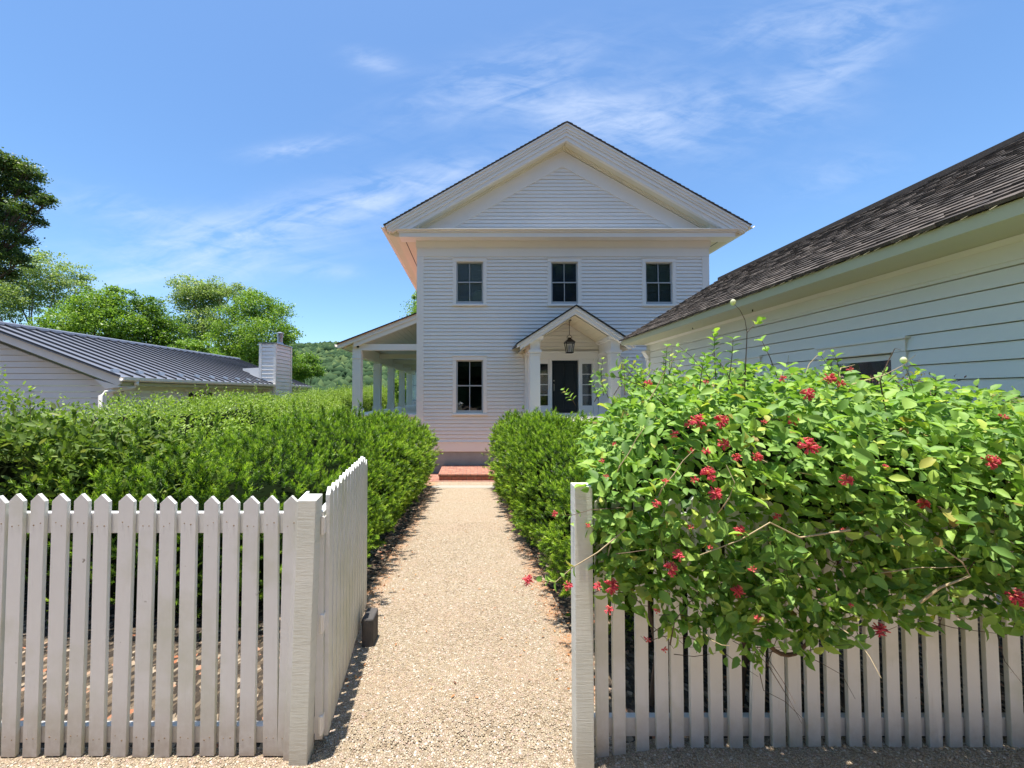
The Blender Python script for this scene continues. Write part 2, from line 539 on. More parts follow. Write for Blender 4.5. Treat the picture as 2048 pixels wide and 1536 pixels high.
# ------------------------------------------------------------------ mesh helpers
def np_mesh(name, verts, faces, smooth=False):
    verts = np.asarray(verts, dtype=np.float32).reshape(-1, 3)
    faces = np.asarray(faces, dtype=np.int32)
    me = bpy.data.meshes.new(name)
    n, k = faces.shape
    me.vertices.add(len(verts))
    me.vertices.foreach_set('co', verts.ravel())
    me.loops.add(n * k)
    me.loops.foreach_set('vertex_index', faces.ravel())
    me.polygons.add(n)
    me.polygons.foreach_set('loop_start', np.arange(0, n * k, k, dtype=np.int32))
    me.polygons.foreach_set('loop_total', np.full(n, k, dtype=np.int32))
    me.update(calc_edges=True)
    if smooth:
        me.polygons.foreach_set('use_smooth', np.ones(n, dtype=bool))
    return me


def link(name, me, mat, parent=None, label=None, cat=None, group=None, kind=None, loc=None):
    o = bpy.data.objects.new(name, me)
    COL.objects.link(o)
    if mat and not me.materials:
        me.materials.append(MATS[mat])
    if parent is not None:
        o.parent = parent
        # undo the offsets of the parents: the mesh is written in world metres
        off = Vector(parent['_off']) if parent.get('_off') is not None else Vector((0, 0, 0))
        o.matrix_parent_inverse = Matrix.Translation(-off)
    if loc is not None:
        o.location = loc
    tag(o, label, cat, group, kind)
    return o


def tag(o, label=None, cat=None, group=None, kind=None):
    for k, v in (('label', label), ('category', cat), ('group', group), ('kind', kind)):
        if v:
            o[k] = v
    return o


ROOTS = []


def thing(name, loc, label, cat, group=None):
    o = bpy.data.objects.new(name, None)
    COL.objects.link(o)
    o.location = loc
    o.empty_display_size = 0.1
    o['_off'] = list(loc)
    ROOTS.append(o)
    return tag(o, label, cat, group)


class MB:
    def __init__(s):
        s.v, s.f = [], []

    def add(s, vs, fs):
        b = len(s.v)
        s.v += [tuple(x) for x in vs]
        s.f += [tuple(i + b for i in f) for f in fs]
        return s

    def box(s, x0, x1, y0, y1, z0, z1):
        x0, x1 = min(x0, x1), max(x0, x1)
        y0, y1 = min(y0, y1), max(y0, y1)
        z0, z1 = min(z0, z1), max(z0, z1)
        return s.add([(x0, y0, z0), (x1, y0, z0), (x1, y1, z0), (x0, y1, z0),
                      (x0, y0, z1), (x1, y0, z1), (x1, y1, z1), (x0, y1, z1)],
                     [(0, 3, 2, 1), (4, 5, 6, 7), (0, 1, 5, 4), (1, 2, 6, 5), (2, 3, 7, 6), (3, 0, 4, 7)])

    def hexa(s, p):
        """eight corners: four of the bottom counter-clockwise, four of the top"""
        return s.add(p, [(0, 3, 2, 1), (4, 5, 6, 7), (0, 1, 5, 4), (1, 2, 6, 5), (2, 3, 7, 6), (3, 0, 4, 7)])

    def prism_y(s, poly, y0, y1):
        """poly of (x, z), counter-clockwise seen from the camera side (-y)"""
        n = len(poly)
        vs = [(x, y0, z) for x, z in poly] + [(x, y1, z) for x, z in poly]
        fs = [tuple(range(n)), tuple(range(2 * n - 1, n - 1, -1))]
        for i in range(n):
            j = (i + 1) % n
            fs.append((j, i, i + n, j + n))
        return s.add(vs, fs)

    def prism_x(s, poly, x0, x1):
        """poly of (y, z)"""
        n = len(poly)
        vs = [(x0, y, z) for y, z in poly] + [(x1, y, z) for y, z in poly]
        fs = [tuple(range(n - 1, -1, -1)), tuple(range(n, 2 * n))]
        for i in range(n):
            j = (i + 1) % n
            fs.append((i, j, j + n, i + n))
        return s.add(vs, fs)

    def tube(s, pts, rad, n=6, cap=True):
        pts = [Vector(p) for p in pts]
        if not isinstance(rad, (list, tuple)):
            rad = [rad] * len(pts)
        base = len(s.v)
        for i, p in enumerate(pts):
            a = pts[max(i - 1, 0)]
            b = pts[min(i + 1, len(pts) - 1)]
            t = (b - a)
            t = t.normalized() if t.length > 1e-9 else Vector((0, 0, 1))
            q = Vector((0, 0, 1)) if abs(t.z) < 0.9 else Vector((1, 0, 0))
            e1 = t.cross(q).normalized()
            e2 = t.cross(e1).normalized()
            for k in range(n):
                an = 2 * math.pi * k / n
                s.v.append(tuple(p + e1 * (math.cos(an) * rad[i]) + e2 * (math.sin(an) * rad[i])))
        for i in range(len(pts) - 1):
            for k in range(n):
                k2 = (k + 1) % n
                s.f.append((base + i * n + k, base + i * n + k2, base + (i + 1) * n + k2, base + (i + 1) * n + k))
        if cap:
            s.f.append(tuple(base + k for k in range(n - 1, -1, -1)))
            e = base + (len(pts) - 1) * n
            s.f.append(tuple(e + k for k in range(n)))
        return s

    def lathe(s, cx, cy, prof, n=16):
        base = len(s.v)
        for r, z in prof:
            for k in range(n):
                a = 2 * math.pi * k / n
                s.v.append((cx + r * math.cos(a), cy + r * math.sin(a), z))
        for i in range(len(prof) - 1):
            for k in range(n):
                k2 = (k + 1) % n
                s.f.append((base + i * n + k, base + i * n + k2, base + (i + 1) * n + k2, base + (i + 1) * n + k))
        s.f.append(tuple(base + k for k in range(n - 1, -1, -1)))
        e = base + (len(prof) - 1) * n
        s.f.append(tuple(e + k for k in range(n)))
        return s

    def build(s, name, mat, parent=None, bevel=0.0, smooth=False, **kw):
        me = bpy.data.meshes.new(name)
        me.from_pydata(s.v, [], s.f)
        me.update()
        if smooth:
            for p in me.polygons:
                p.use_smooth = True
        o = link(name, me, mat, parent, **kw)
        if bevel:
            b = o.modifiers.new('bevel', 'BEVEL')
            b.width = bevel
            b.segments = 2
            b.limit_method = 'ANGLE'
        return o


def xform(mb, fn):
    mb.v = [tuple(fn(*p)) for p in mb.v]
    return mb


# boards of a clapboard wall, in wall coordinates (u, z, out), with openings cut out
GROOVE = 0.009


def siding(u0, u1, z0, z1, pitch, openings=(), clip=None, lip=0.024, off=0.0):
    """list of eight-corner blocks in (u, n, z); clip(z) narrows u0, u1 at a height"""
    out = []
    k = 0
    z = z0
    while z < z1 - 1e-6:
        zt = min(z + pitch, z1)
        cuts = sorted({u0, u1} | {c for o in openings for c in (o[0], o[1]) if u0 < c < u1})
        for a, b in zip(cuts[:-1], cuts[1:]):
            mid = (a + b) / 2
            segs = [(z, zt)]
            for (o0, o1, p0, p1) in openings:
                if o0 < mid < o1:
                    ns = []
                    for s0, s1 in segs:
                        if p1 <= s0 or p0 >= s1:
                            ns.append((s0, s1))
                        else:
                            if p0 > s0:
                                ns.append((s0, p0))
                            if p1 < s1:
                                ns.append((p1, s1))
                    segs = ns
            for s0, s1 in segs:
                s0 = max(s0, z + GROOVE) if s0 < z + GROOVE else s0
                if s1 - s0 < 0.004:
                    continue
                t0 = 0.004 + lip * (1 - (s0 - z) / pitch)
                t1 = 0.004 + lip * (1 - (s1 - z) / pitch)
                a0, b0, a1, b1 = a, b, a, b
                if clip:
                    l0, r0 = clip(s0)
                    l1, r1 = clip(s1)
                    a0, b0, a1, b1 = max(a, l0), min(b, r0), max(a, l1), min(b, r1)
                    if b0 - a0 < 0.01:
                        continue
                    if b1 < a1:
                        a1 = b1 = (a1 + b1) / 2
                out.append([(a0, -t0, s0), (b0, -t0, s0), (b0, 0.05, s0), (a0, 0.05, s0),
                            (a1, -t1, s1), (b1, -t1, s1), (b1, 0.05, s1), (a1, 0.05, s1)])
        z = zt
        k += 1
    return out


def wall_cells(u0, u1, z0, z1, openings, n0, n1):
    """solid wall blocks around openings in (u, n, z)"""
    out = []
    us = sorted({u0, u1} | {c for o in openings for c in (o[0], o[1]) if u0 < c < u1})
    for a, b in zip(us[:-1], us[1:]):
        mid = (a + b) / 2
        segs = [(z0, z1)]
        for (o0, o1, p0, p1) in openings:
            if o0 < mid < o1:
                ns = []
                for s0, s1 in segs:
                    if p1 <= s0 or p0 >= s1:
                        ns.append((s0, s1))
                    else:
                        if p0 > s0:
                            ns.append((s0, p0))
                        if p1 < s1:
                            ns.append((p1, s1))
                segs = ns
        for s0, s1 in segs:
            out.append([(a, n0, s0), (b, n0, s0), (b, n1, s0), (a, n1, s0),
                        (a, n0, s1), (b, n0, s1), (b, n1, s1), (a, n1, s1)])
    return out


# ------------------------------------------------------------------ the ground
def gz(y):
    """height of the ground along the path"""
    if y < 2.27:
        return 0.0
    if y < 12.0:
        return -0.076 * (y - 2.27)
    z = -0.076 * 9.73
    if y < 60:
        return z - 0.03 * (y - 12)
    return z - 0.03 * 48


def hill(x, y):
    if y < 90:
        return gz(y)
    t = min(1.0, (y - 90) / 340)
    s = t * t * (3 - 2 * t)
    cx = (x + 110) / 420
    h = 49 * s * (0.72 + 0.28 * math.cos(min(abs(cx), 1.0) * math.pi)) + 2.5 * noise.noise(Vector((x * 0.012, y * 0.012, 3.1))) * t
    return gz(y) + h


def grid_sheet(xs, ys, fz):
    v = [(x, y, fz(x, y)) for y in ys for x in xs]
    nx = len(xs)
    f = [(j * nx + i, j * nx + i + 1, (j + 1) * nx + i + 1, (j + 1) * nx + i)
         for j in range(len(ys) - 1) for i in range(nx - 1)]
    return v, f


def sheet(name, xs, ys, fz, mat, **kw):
    v, f = grid_sheet(xs, ys, fz)
    m_ = MB()
    m_.v, m_.f = v, f
    return m_.build(name, mat, smooth=True, **kw)


xs = [-2500, -900, -500, -400, -320] + list(range(-260, 261, 12)) + [320, 400, 500, 900, 2500]
ys = [-60, -10, 0, 2.27] + [3 + k for k in range(10)] + [14, 18, 24, 32, 42, 55, 70, 90] + list(range(102, 480, 12)) + [520, 700, 1200, 3000]
sheet('ground', xs, ys, lambda x, y: hill(x, y) if y < 470 else hill(x, 470) * max(0, 1 - (y - 470) / 500.0) - 2, 'mulch', kind='structure')


def path_c(y):
    return -0.09 - 0.0125 * y


def mound(x, y):
    """the gravel in front of the right fence lies a little higher"""
    s = max(0.0, min(1.0, (x - 0.55) / 0.45))
    return 0.004 + 0.05 * s * s * (3 - 2 * s) * max(0, min(1, (y - 0.6) / 1.0)) + 0.006 * noise.noise(Vector((x * 2, y * 2, 7)))



PW = 0.86
pys = [2.02, 2.27] + [2.6 + 0.35 * k for k in range(22)] + [10.28]
mbp = MB()
for i, y in enumerate(pys):
    c = path_c(y)
    for k in range(9):
        u = -PW + 2 * PW * k / 8
        j = 0.02 * noise.noise(Vector((k * 3.0, y * 2.2, 0))) if k in (0, 8) else 0
        mbp.v.append((c + u + j, y, mound(c + u, y) if y < 2.1 else gz(y) + 0.008 + 0.004 * noise.noise(Vector((c + u, y, 0)) * 3)))
for i in range(len(pys) - 1):
    for k in range(8):
        mbp.f.append((i * 9 + k, i * 9 + k + 1, (i + 1) * 9 + k + 1, (i + 1) * 9 + k))
mbp.build('gravel_path', 'gravel', smooth=True, kind='structure')


axs = [-9 + 0.15 * k for k in range(121)]
mba = sheet('gravel_forecourt', axs, [-8, -4, -1, 0, 0.6, 1.0, 1.3, 1.5, 1.7, 1.85, 1.95, 2.02], mound, 'gravel', kind='structure')
# pale concrete strip across the path, gravel and a brick apron before the step
yb0, yb1 = 9.95, 10.35
m1 = MB().hexa([(path_c(yb0) - PW, yb0, gz(yb0) - 0.05), (path_c(yb0) + PW, yb0, gz(yb0) - 0.05), (path_c(yb1) + PW, yb1, gz(yb1) - 0.05), (path_c(yb1) - PW, yb1, gz(yb1) - 0.05),
                (path_c(yb0) - PW, yb0, gz(yb0) + 0.016), (path_c(yb0) + PW, yb0, gz(yb0) + 0.016), (path_c(yb1) + PW, yb1, gz(yb1) + 0.016), (path_c(yb1) - PW, yb1, gz(yb1) + 0.016)])
m1.build('concrete_strip', 'concrete', bevel=0.006, kind='structure')
sheet('gravel_border', [-4 + 0.5 * k for k in range(13)], [10.36, 10.6, 10.9, 11.18], lambda x, y: gz(y) + 0.010, 'gravel', kind='structure')
sheet('brick_apron', [-4 + 0.5 * k for k in range(13)], [11.05, 11.5, 12.0, 12.6], lambda x, y: gz(y) + 0.016, 'brick_paving', kind='structure')

stp = MB().box(-0.98, 3.4, 11.27, 12.64, -0.80, -0.555)
stp.box(-1.0, 3.42, 11.25, 12.645, -0.552, -0.493)
stp.build('brick_step', 'brick_paving', bevel=0.008, label='low red brick step at the far end of the gravel path, against the house', cat='step')


# loose stones of the gravel in front
def stones(n, area, zf, smin, smax):
    x = rng.uniform(area[0], area[1], n)
    y = rng.uniform(area[2], area[3], n)
    s = rng.uniform(smin, smax, n)
    base = np.array([(1, 0, 0), (0.2, 1, 0.1), (-1, 0.1, 0), (-0.1, -1, 0.1), (0, 0.1, 0.8), (0, 0, -0.8)])
    ang = rng.uniform(0, 2 * np.pi, n)
    jit = rng.uniform(0.7, 1.3, (n, 6, 3))
    P = base[None] * jit * np.array([1, 0.72, 0.55])
    ca, sa = np.cos(ang)[:, None], np.sin(ang)[:, None]
    px = P[:, :, 0] * ca - P[:, :, 1] * sa
    py = P[:, :, 0] * sa + P[:, :, 1] * ca
    pz = P[:, :, 2] + px * rng.uniform(-0.35, 0.35, (n, 1)) + py * rng.uniform(-0.35, 0.35, (n, 1))
    zz = np.array([zf(a, b) for a, b in zip(x, y)])
    V_ = np.stack([x[:, None] + px * s[:, None], y[:, None] + py * s[:, None], zz[:, None] + pz * s[:, None] + 0.25 * s[:, None]], -1)
    tri = np.array([(0, 1, 4), (1, 2, 4), (2, 3, 4), (3, 0, 4), (1, 0, 5), (2, 1, 5), (3, 2, 5), (0, 3, 5)])
    F_ = (np.arange(n)[:, None, None] * 6 + tri[None]).reshape(-1, 3)
    return V_.reshape(-1, 3), F_


def stone_mat():
    m_, t, b = principled('loose_stone')
    c = island_color(t, [(0, (0.28, 0.22, 0.15)), (0.3, (0.44, 0.35, 0.24)), (0.6, (0.53, 0.44, 0.31)), (0.85, (0.44, 0.32, 0.22)), (1, (0.68, 0.61, 0.50))])
    t.links.new(c, b.inputs['Base Color'])
    b.inputs['Roughness'].default_value = 0.8


stone_mat()
V1, F1 = stones(15000, (-3.2, 3.4, 1.45, 2.02), lambda x, y: mound(x, y), 0.003, 0.0085)
V2, F2 = stones(9000, (-0.95, 0.72, 2.0, 3.6), lambda x, y: gz(y) + 0.008, 0.003, 0.008)
V3, F3 = stones(6000, (-1.0, 0.72, 3.6, 6.5), lambda x, y: gz(y) + 0.008, 0.004, 0.009)
Vs = np.concatenate([V1, V2, V3])
Fs = np.concatenate([F1, F2 + len(V1), F3 + len(V1) + len(V2)])
link('loose_gravel', np_mesh('loose_gravel', Vs, Fs), 'loose_stone', label='loose tan and cream gravel stones over the path', cat='gravel', kind='stuff')

# ------------------------------------------------------------------ the white house
D = 12.70
HX0, HX1 = at(834, 600, D).x, at(1418, 600, D).x
HC = (HX0 + HX1) / 2
house = thing('farmhouse', (HC, D, -0.6), 'two-storey white clapboard house with gabled pediment, at the end of the gravel path', 'house')


def zp(py, d=D):
    return at(948, py, d).z


z_sof = zp(473.5, D - 0.42)
z_cor = zp(457, D - 0.5)
z_fr0 = zp(514)
z_base = zp(903)
z_wt = zp(884)
z_gr = -0.75
PITCHH = 0.1165
wins = {}


def win_rect(cx_px, t, b, w=54.0):
    c = at(cx_px, 600, D).x
    h = w * 0.5 * D / FOC
    return (c - h, c + h, zp(b), zp(t))


OP = {
    'ul': win_rect(939.5, 524, 607.5), 'um': win_rect(1129, 524.5, 608), 'ur': win_rect(1318, 525, 608.5),
    'll': win_rect(939.5, 720.5, 825.7), 'lr': win_rect(1318, 720.5, 825.7)}
DCX = at(1130, 700, D).x
door_op = (DCX - 1.02, DCX + 1.02, zp(826), zp(709))
allop = list(OP.values()) + [door_op]

mb = MB()
for c in wall_cells(HX0 + 0.002, HX1 - 0.002, z_base, z_cor + 0.3, allop, 0.045, 0.2):
    mb.hexa([(a, D + b, c_) for a, b, c_ in c])
for c in siding(HX0 + 0.2, HX1 - 0.2, z_wt, z_fr0 + 0.02, PITCHH, allop):
    mb.hexa([(a, D + b, c_) for a, b, c_ in c])
mb.build('front_wall', 'white_paint', house)
# rest of the shell
mb = MB()
mb.box(HX0 + 0.01, HX0 + 0.16, D + 0.205, D + 11, z_base, 7.0)
mb.box(HX1 - 0.16, HX1 - 0.01, D + 0.205, D + 11, z_base, 7.0)
mb.box(HX0 + 0.165, HX1 - 0.165, D + 10.8, D + 10.95, z_base, 7.0)
mb.build('side_wall', 'white_paint', house)
mb = MB()
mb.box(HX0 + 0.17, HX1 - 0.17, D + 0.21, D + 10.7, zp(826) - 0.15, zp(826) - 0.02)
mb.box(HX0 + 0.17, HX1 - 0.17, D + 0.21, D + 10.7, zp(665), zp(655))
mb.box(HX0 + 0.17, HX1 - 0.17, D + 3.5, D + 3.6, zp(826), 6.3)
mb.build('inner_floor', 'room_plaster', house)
MB().box(HX0 + 0.03, HX1 - 0.03, D + 0.02, D + 10.9, z_gr - 0.3, z_base - 0.002).build('foundation', 'stone_foundation', house, bevel=0.01)
mb = MB()
mb.box(HX0 - 0.005, HX1 + 0.005, D - 0.03, D + 0.04, z_base, z_wt - 0.01)
mb.prism_x([(D - 0.05, z_wt - 0.008), (D - 0.05, z_wt + 0.012), (D + 0.03, z_wt + 0.03), (D + 0.03, z_wt - 0.008)], HX0 - 0.02, HX1 + 0.02)
mb.build('water_table', 'white_paint', house, bevel=0.004)
for a, b in ((HX0 - 0.004, HX0 + 0.215), (HX1 - 0.215, HX1 + 0.004)):
    MB().box(a, b, D - 0.035, D + 0.2, z_wt + 0.03, z_fr0 + 0.002).build('corner_board', 'trim_paint', house, bevel=0.004)
# frieze and small crown beneath the soffit
mb = MB()
mb.box(HX0 - 0.004, HX1 + 0.004, D - 0.04, D + 0.04, z_fr0 + 0.004, zp(497))
mb.prism_x([(D - 0.06, zp(497) + 0.002), (D - 0.06, zp(497) + 0.03), (D - 0.10, z_sof - 0.06), (D - 0.10, z_sof - 0.002), (D + 0.03, z_sof - 0.002), (D + 0.03, zp(497) + 0.002)], HX0 - 0.03, HX1 + 0.03)
mb.build('frieze', 'trim_paint', house, bevel=0.003)
# horizontal cornice: fascia, fillet, crown
cx0, cx1 = at(797, 465, D - 0.42).x, at(1472, 465, D - 0.42).x
mb = MB()
mb.box(cx0 + 0.02, cx1 - 0.02, D - 0.42, D + 0.02, z_sof, z_sof + 0.13)
mb.box(cx0, cx1, D - 0.45, D + 0.02, z_sof + 0.132, z_sof + 0.165)
mb.prism_x([(D - 0.47, z_sof + 0.167), (D - 0.52, z_cor - 0.02), (D - 0.52, z_cor), (D + 0.02, z_cor + 0.05), (D + 0.02, z_sof + 0.167)], cx0 - 0.03, cx1 + 0.03)
mb.build('cornice', 'trim_paint', house, bevel=0.004)

# roof
YF = D - 0.52
ap = at(1135, 243, YF)
el = at(770, 447, YF)
er = at(1500, 450, YF)
RX = (el.x + er.x) / 2
RH = (er.x - el.x) / 2
ZE, ZR = (el.z + er.z) / 2, ap.z
SL = (ZR - ZE) / RH


def rz(x, down=0.0):
    return ZR - SL * abs(x - RX) - down


YB = D + 11.4
mb = MB()
ncourse = 44
for sgn in (-1, 1):
    for k in range(ncourse):
        a = RH * k / ncourse
        b_ = RH * (k + 1) / ncourse + 0.05
        lift = 0.028
        xa, xb = RX + sgn * a, RX + sgn * b_
        za, zb = ZR - SL * a, ZR - SL * b_ + lift
        y0 = YF - 0.03 + random.uniform(-0.006, 0.006)
        pts = [(xa, za), (xb, zb), (xb, zb - 0.03), (xa, za - 0.02)]
        if sgn > 0:
            pts = pts[::-1]
        mb.prism_y(pts, y0, YB)
mb.build('roof', 'weathered_shingles', house)


def chevron(mb, d0, d1, y0, y1, x_in=None, xend=None):
    """a band running up both rakes between two depths below the roof line"""
    h = RH if xend is None else xend
    for sgn in (-1, 1):
        pts = [(RX, ZR - d0), (RX + sgn * h, ZR - SL * h - d0), (RX + sgn * h, ZR - SL * h - d1), (RX, ZR - d1)]
        if sgn > 0:
            pts = pts[::-1]
        mb.prism_y(pts, y0, y1)


zin = zp(281, D - 0.42)           # underside of the raking cornice at the apex
dd = ZR - zin
mb = MB()
chevron(mb, 0.035, 0.09, YF - 0.01, YF + 0.2, xend=RH - 0.02)
chevron(mb, 0.092, 0.20, YF + 0.02, YF + 0.2, xend=RH - 0.05)
chevron(mb, 0.202, 0.275, YF + 0.045, YF + 0.2, xend=RH - 0.10)
chevron(mb, 0.277, 0.33, YF + 0.075, YF + 0.2, xend=RH - 0.18)
chevron(mb, 0.332, dd - 0.13, YF + 0.06, YF + 0.2, xend=RH - 0.36)
mb.build('rake_crown', 'trim_paint', house)
mb = MB()
chevron(mb, dd - 0.128, dd, YF + 0.09, YF + 0.2, xend=RH - 0.44)
mb.build('rake_fascia', 'trim_paint', house)
mb = MB()
chevron(mb, 0.05, dd - 0.02, YF + 0.202, D + 0.05, xend=RH - 0.5)
for q, (da, db) in enumerate(((dd - 0.02, dd + 0.03), (dd + 0.032, dd + 0.085))):
    chevron(mb, da, db, D - 0.10 + 0.03 * q, D + 0.05, xend=RH - 0.55)
mb.build('rake_soffit', 'soffit_bounce_paint', house)
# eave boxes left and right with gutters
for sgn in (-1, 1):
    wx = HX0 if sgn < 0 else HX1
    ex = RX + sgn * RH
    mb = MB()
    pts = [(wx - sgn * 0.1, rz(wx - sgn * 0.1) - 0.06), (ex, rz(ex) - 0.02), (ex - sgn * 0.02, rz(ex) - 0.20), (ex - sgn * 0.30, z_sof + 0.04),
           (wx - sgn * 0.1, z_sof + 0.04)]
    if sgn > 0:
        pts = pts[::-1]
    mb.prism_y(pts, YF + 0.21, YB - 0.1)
    mb.build('eave_soffit', 'soffit_bounce_paint', house)
    MB().box(wx + sgn * 0.36, wx + sgn * 0.385, D - 0.40, YB - 0.2, z_sof + 0.034, z_sof + 0.046).build('soffit_vent', 'black_metal', house)
    g = MB()
    prof = []
    for k in range(9):
        a = math.pi + math.pi * k / 8
        prof.append((0.075 * math.cos(a), 0.075 * math.sin(a)))
    prof2 = [(x * 0.9, z * 0.9) for x, z in prof[::-1]]
    pts = [(ex + sgn * 0.085 + x, rz(ex) - 0.035 + z) for x, z in prof + prof2]
    g.prism_y(pts, YF - 0.0, YB)
    g.build('gutter', 'trim_paint', house)
# pediment siding and its frieze
za = zp(334)
base_z = z_cor + 0.06
apx = at(1127, 334, D).x
mb = MB()
mb.prism_y([(RX - (ZR - 0.3 - z_cor) / SL, z_cor), (RX + (ZR - 0.3 - z_cor) / SL, z_cor), (RX, ZR - 0.3)], D + 0.06, D + 0.2)
for c in siding(HX0, HX1, base_z - 0.05, za, 0.119, (), clip=lambda z: (HC - (za - z) / SL, HC + (za - z) / SL)):
    mb.hexa([(a, D + b, c_) for a, b, c_ in c])
mb.build('pediment_siding', 'white_paint', house)
mb = MB()
for sgn in (-1, 1):
    t0 = (za - base_z) / SL
    t1 = (ZR - dd - 0.08 - base_z) / SL
    pts = [(HC, za), (HC, ZR - dd - 0.085), (HC + sgn * t1, base_z), (HC + sgn * t0, base_z)]
    if sgn > 0:
        pts = pts[::-1]
    pts = [(x, z) for x, z in pts]
    mb.prism_y(pts[::-1], D - 0.04, D + 0.06)
mb.build('pediment_frieze', 'trim_paint', house, bevel=0.003)


# windows of the front
def sash_window(rect, parent, rows_split, shade=None, y=D, cas=0.115, panes=2):
    u0, u1, z0, z1 = rect
    mbc = MB()
    mbc.box(u0 - cas, u0 - 0.001, y - 0.04, y + 0.1, z0 - 0.03, z1 + 0.001)
    mbc.box(u1 + 0.001, u1 + cas, y - 0.04, y + 0.1, z0 - 0.03, z1 + 0.001)
    mbc.box(u0 - cas, u1 + cas, y - 0.045, y + 0.1, z1 + 0.003, z1 + 0.125)
    mbc.box(u0 - cas - 0.015, u1 + cas + 0.015, y - 0.065, y + 0.1, z1 + 0.127, z1 + 0.15)
    mbc.box(u0 - cas - 0.01, u1 + cas + 0.01, y - 0.075, y + 0.1, z0 - 0.075, z0 - 0.032)
    w = mbc.build('window', 'trim_paint', parent, bevel=0.003)
    zm = z1 + (z0 - z1) * rows_split
    s = MB()
    fr = 0.045
    for q, (a, b) in enumerate(((z0, zm + 0.018), (zm - 0.018, z1))):
        yy = y + (0.0 if q == 0 else 0.035)
        bot = 0.08 if q == 0 else 0.036
        s.box(u0 + 0.004, u0 + fr, yy, yy + 0.03, a + 0.002, b)
        s.box(u1 - fr, u1 - 0.004, yy, yy + 0.03, a + 0.002, b)
        s.box(u0 + fr + 0.001, u1 - fr - 0.001, yy + 0.001, yy + 0.03, a + 0.002, a + bot)
        s.box(u0 + fr + 0.001, u1 - fr - 0.001, yy + 0.001, yy + 0.03, b - 0.036, b)
        s.box((u0 + u1) / 2 - 0.011, (u0 + u1) / 2 + 0.011, yy + 0.003, yy + 0.026, a + bot + 0.001, b - 0.037)
    s.build('sash', 'sash_paint', w)
    g = MB()
    for q, (a, b) in enumerate(((z0, zm), (zm, z1))):
        yy = y + (0.015 if q == 0 else 0.05)
        g.box(u0 + 0.02, u1 - 0.02, yy, yy + 0.004, a + 0.02, b - 0.01)
    g.build('pane', 'window_glass', w)
    if shade:
        m_, frac = shade
        sh = MB()
        n = 14
        zb = z1 - (z1 - z0) * frac
        for k in range(n):
            za_, zb_ = z1 - (z1 - zb) * k / n, z1 - (z1 - zb) * (k + 1) / n
            sh.hexa([(u0 + 0.01, y + 0.10, zb_), (u1 - 0.01, y + 0.10, zb_), (u1 - 0.01, y + 0.112, zb_), (u0 + 0.01, y + 0.112, zb_),
                     (u0 + 0.01, y + 0.106, za_ - 0.001), (u1 - 0.01, y + 0.106, za_ - 0.001), (u1 - 0.01, y + 0.116, za_ - 0.001), (u0 + 0.01, y + 0.116, za_ - 0.001)])
        sh.build('blind', m_, w)
    return w


sash_window(OP['ul'], house, 0.485, ('pale_shade_cloth', 0.98))
sash_window(OP['um'], house, 0.485, ('navy_shade_cloth', 0.98))
sash_window(OP['ur'], house, 0.485, ('shade_cloth', 0.98))
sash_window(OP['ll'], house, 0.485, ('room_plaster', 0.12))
sash_window(OP['lr'], house, 0.485, None)

# ---- entry: door, sidelights, portico
y0 = D
dz0, dz1 = zp(826), zp(720.5)
dx0, dx1 = at(1103.6, 700, D).x, at(1156.6, 700, D).x
dr = MB()
dr.box(dx0 + 0.005, dx1 - 0.005, D + 0.075, D + 0.12, dz0 + 0.01, dz1 - 0.004)
W_ = dx1 - dx0
H_ = dz1 - dz0
for a, b, c, d_ in ((0.10, 0.46, 0.32, 0.94), (0.54, 0.90, 0.32, 0.94), (0.10, 0.46, 0.07, 0.24), (0.54, 0.90, 0.07, 0.24)):
    for (e0, e1, f0, f1) in ((a, b, c, c + 0.012), (a, b, d_ - 0.012, d_), (a, a + 0.02, c + 0.013, d_ - 0.013), (b - 0.02, b, c + 0.013, d_ - 0.013)):
        dr.box(dx0 + e0 * W_, dx0 + e1 * W_, D + 0.062, D + 0.0745, dz0 + f0 * H_, dz0 + f1 * H_)
door = dr.build('front_door', 'door_paint', house)
hn = MB().tube([(dx0 + 0.07, D + 0.06, dz0 + 0.70), (dx0 + 0.07, D + 0.02, dz0 + 0.72), (dx0 + 0.07, D + 0.02, dz0 + 0.9), (dx0 + 0.07, D + 0.06, dz0 + 0.92)], 0.011, 6)
hn.lathe(dx0 + 0.07, D + 0.04, [(0.0, dz0 + 1.0), (0.026, dz0 + 1.01), (0.026, dz0 + 1.04), (0.0, dz0 + 1.05)], 10)
hn.build('door_handle', 'brass', door)
cs = MB()
ox0, ox1 = door_op[0], door_op[1]
czt = door_op[3]
sx0, sx1 = dx0 - 0.10, dx1 + 0.10
cs.box(ox0 - 0.0, ox0 + 0.13, D - 0.05, D + 0.1, dz0, czt)
cs.box(ox1 - 0.13, ox1, D - 0.05, D + 0.1, dz0, czt)
cs.box(ox0 - 0.02, ox1 + 0.02, D - 0.055, D + 0.1, czt - 0.14, czt + 0.06)
cs.box(ox0 - 0.05, ox1 + 0.05, D - 0.09, D + 0.1, czt + 0.062, czt + 0.10)
cs.box(dx0 - 0.085, dx0 - 0.001, D - 0.03, D + 0.14, dz0, czt - 0.142)
cs.box(dx1 + 0.001, dx1 + 0.085, D - 0.03, D + 0.14, dz0, czt - 0.142)
cs.box(dx0, dx1, D - 0.02, D + 0.13, dz1, czt - 0.142)
cs.box(ox0, ox1, D - 0.06, D + 0.15, dz0 - 0.05, dz0)
cs.build('door_casing', 'trim_paint', house, bevel=0.003)
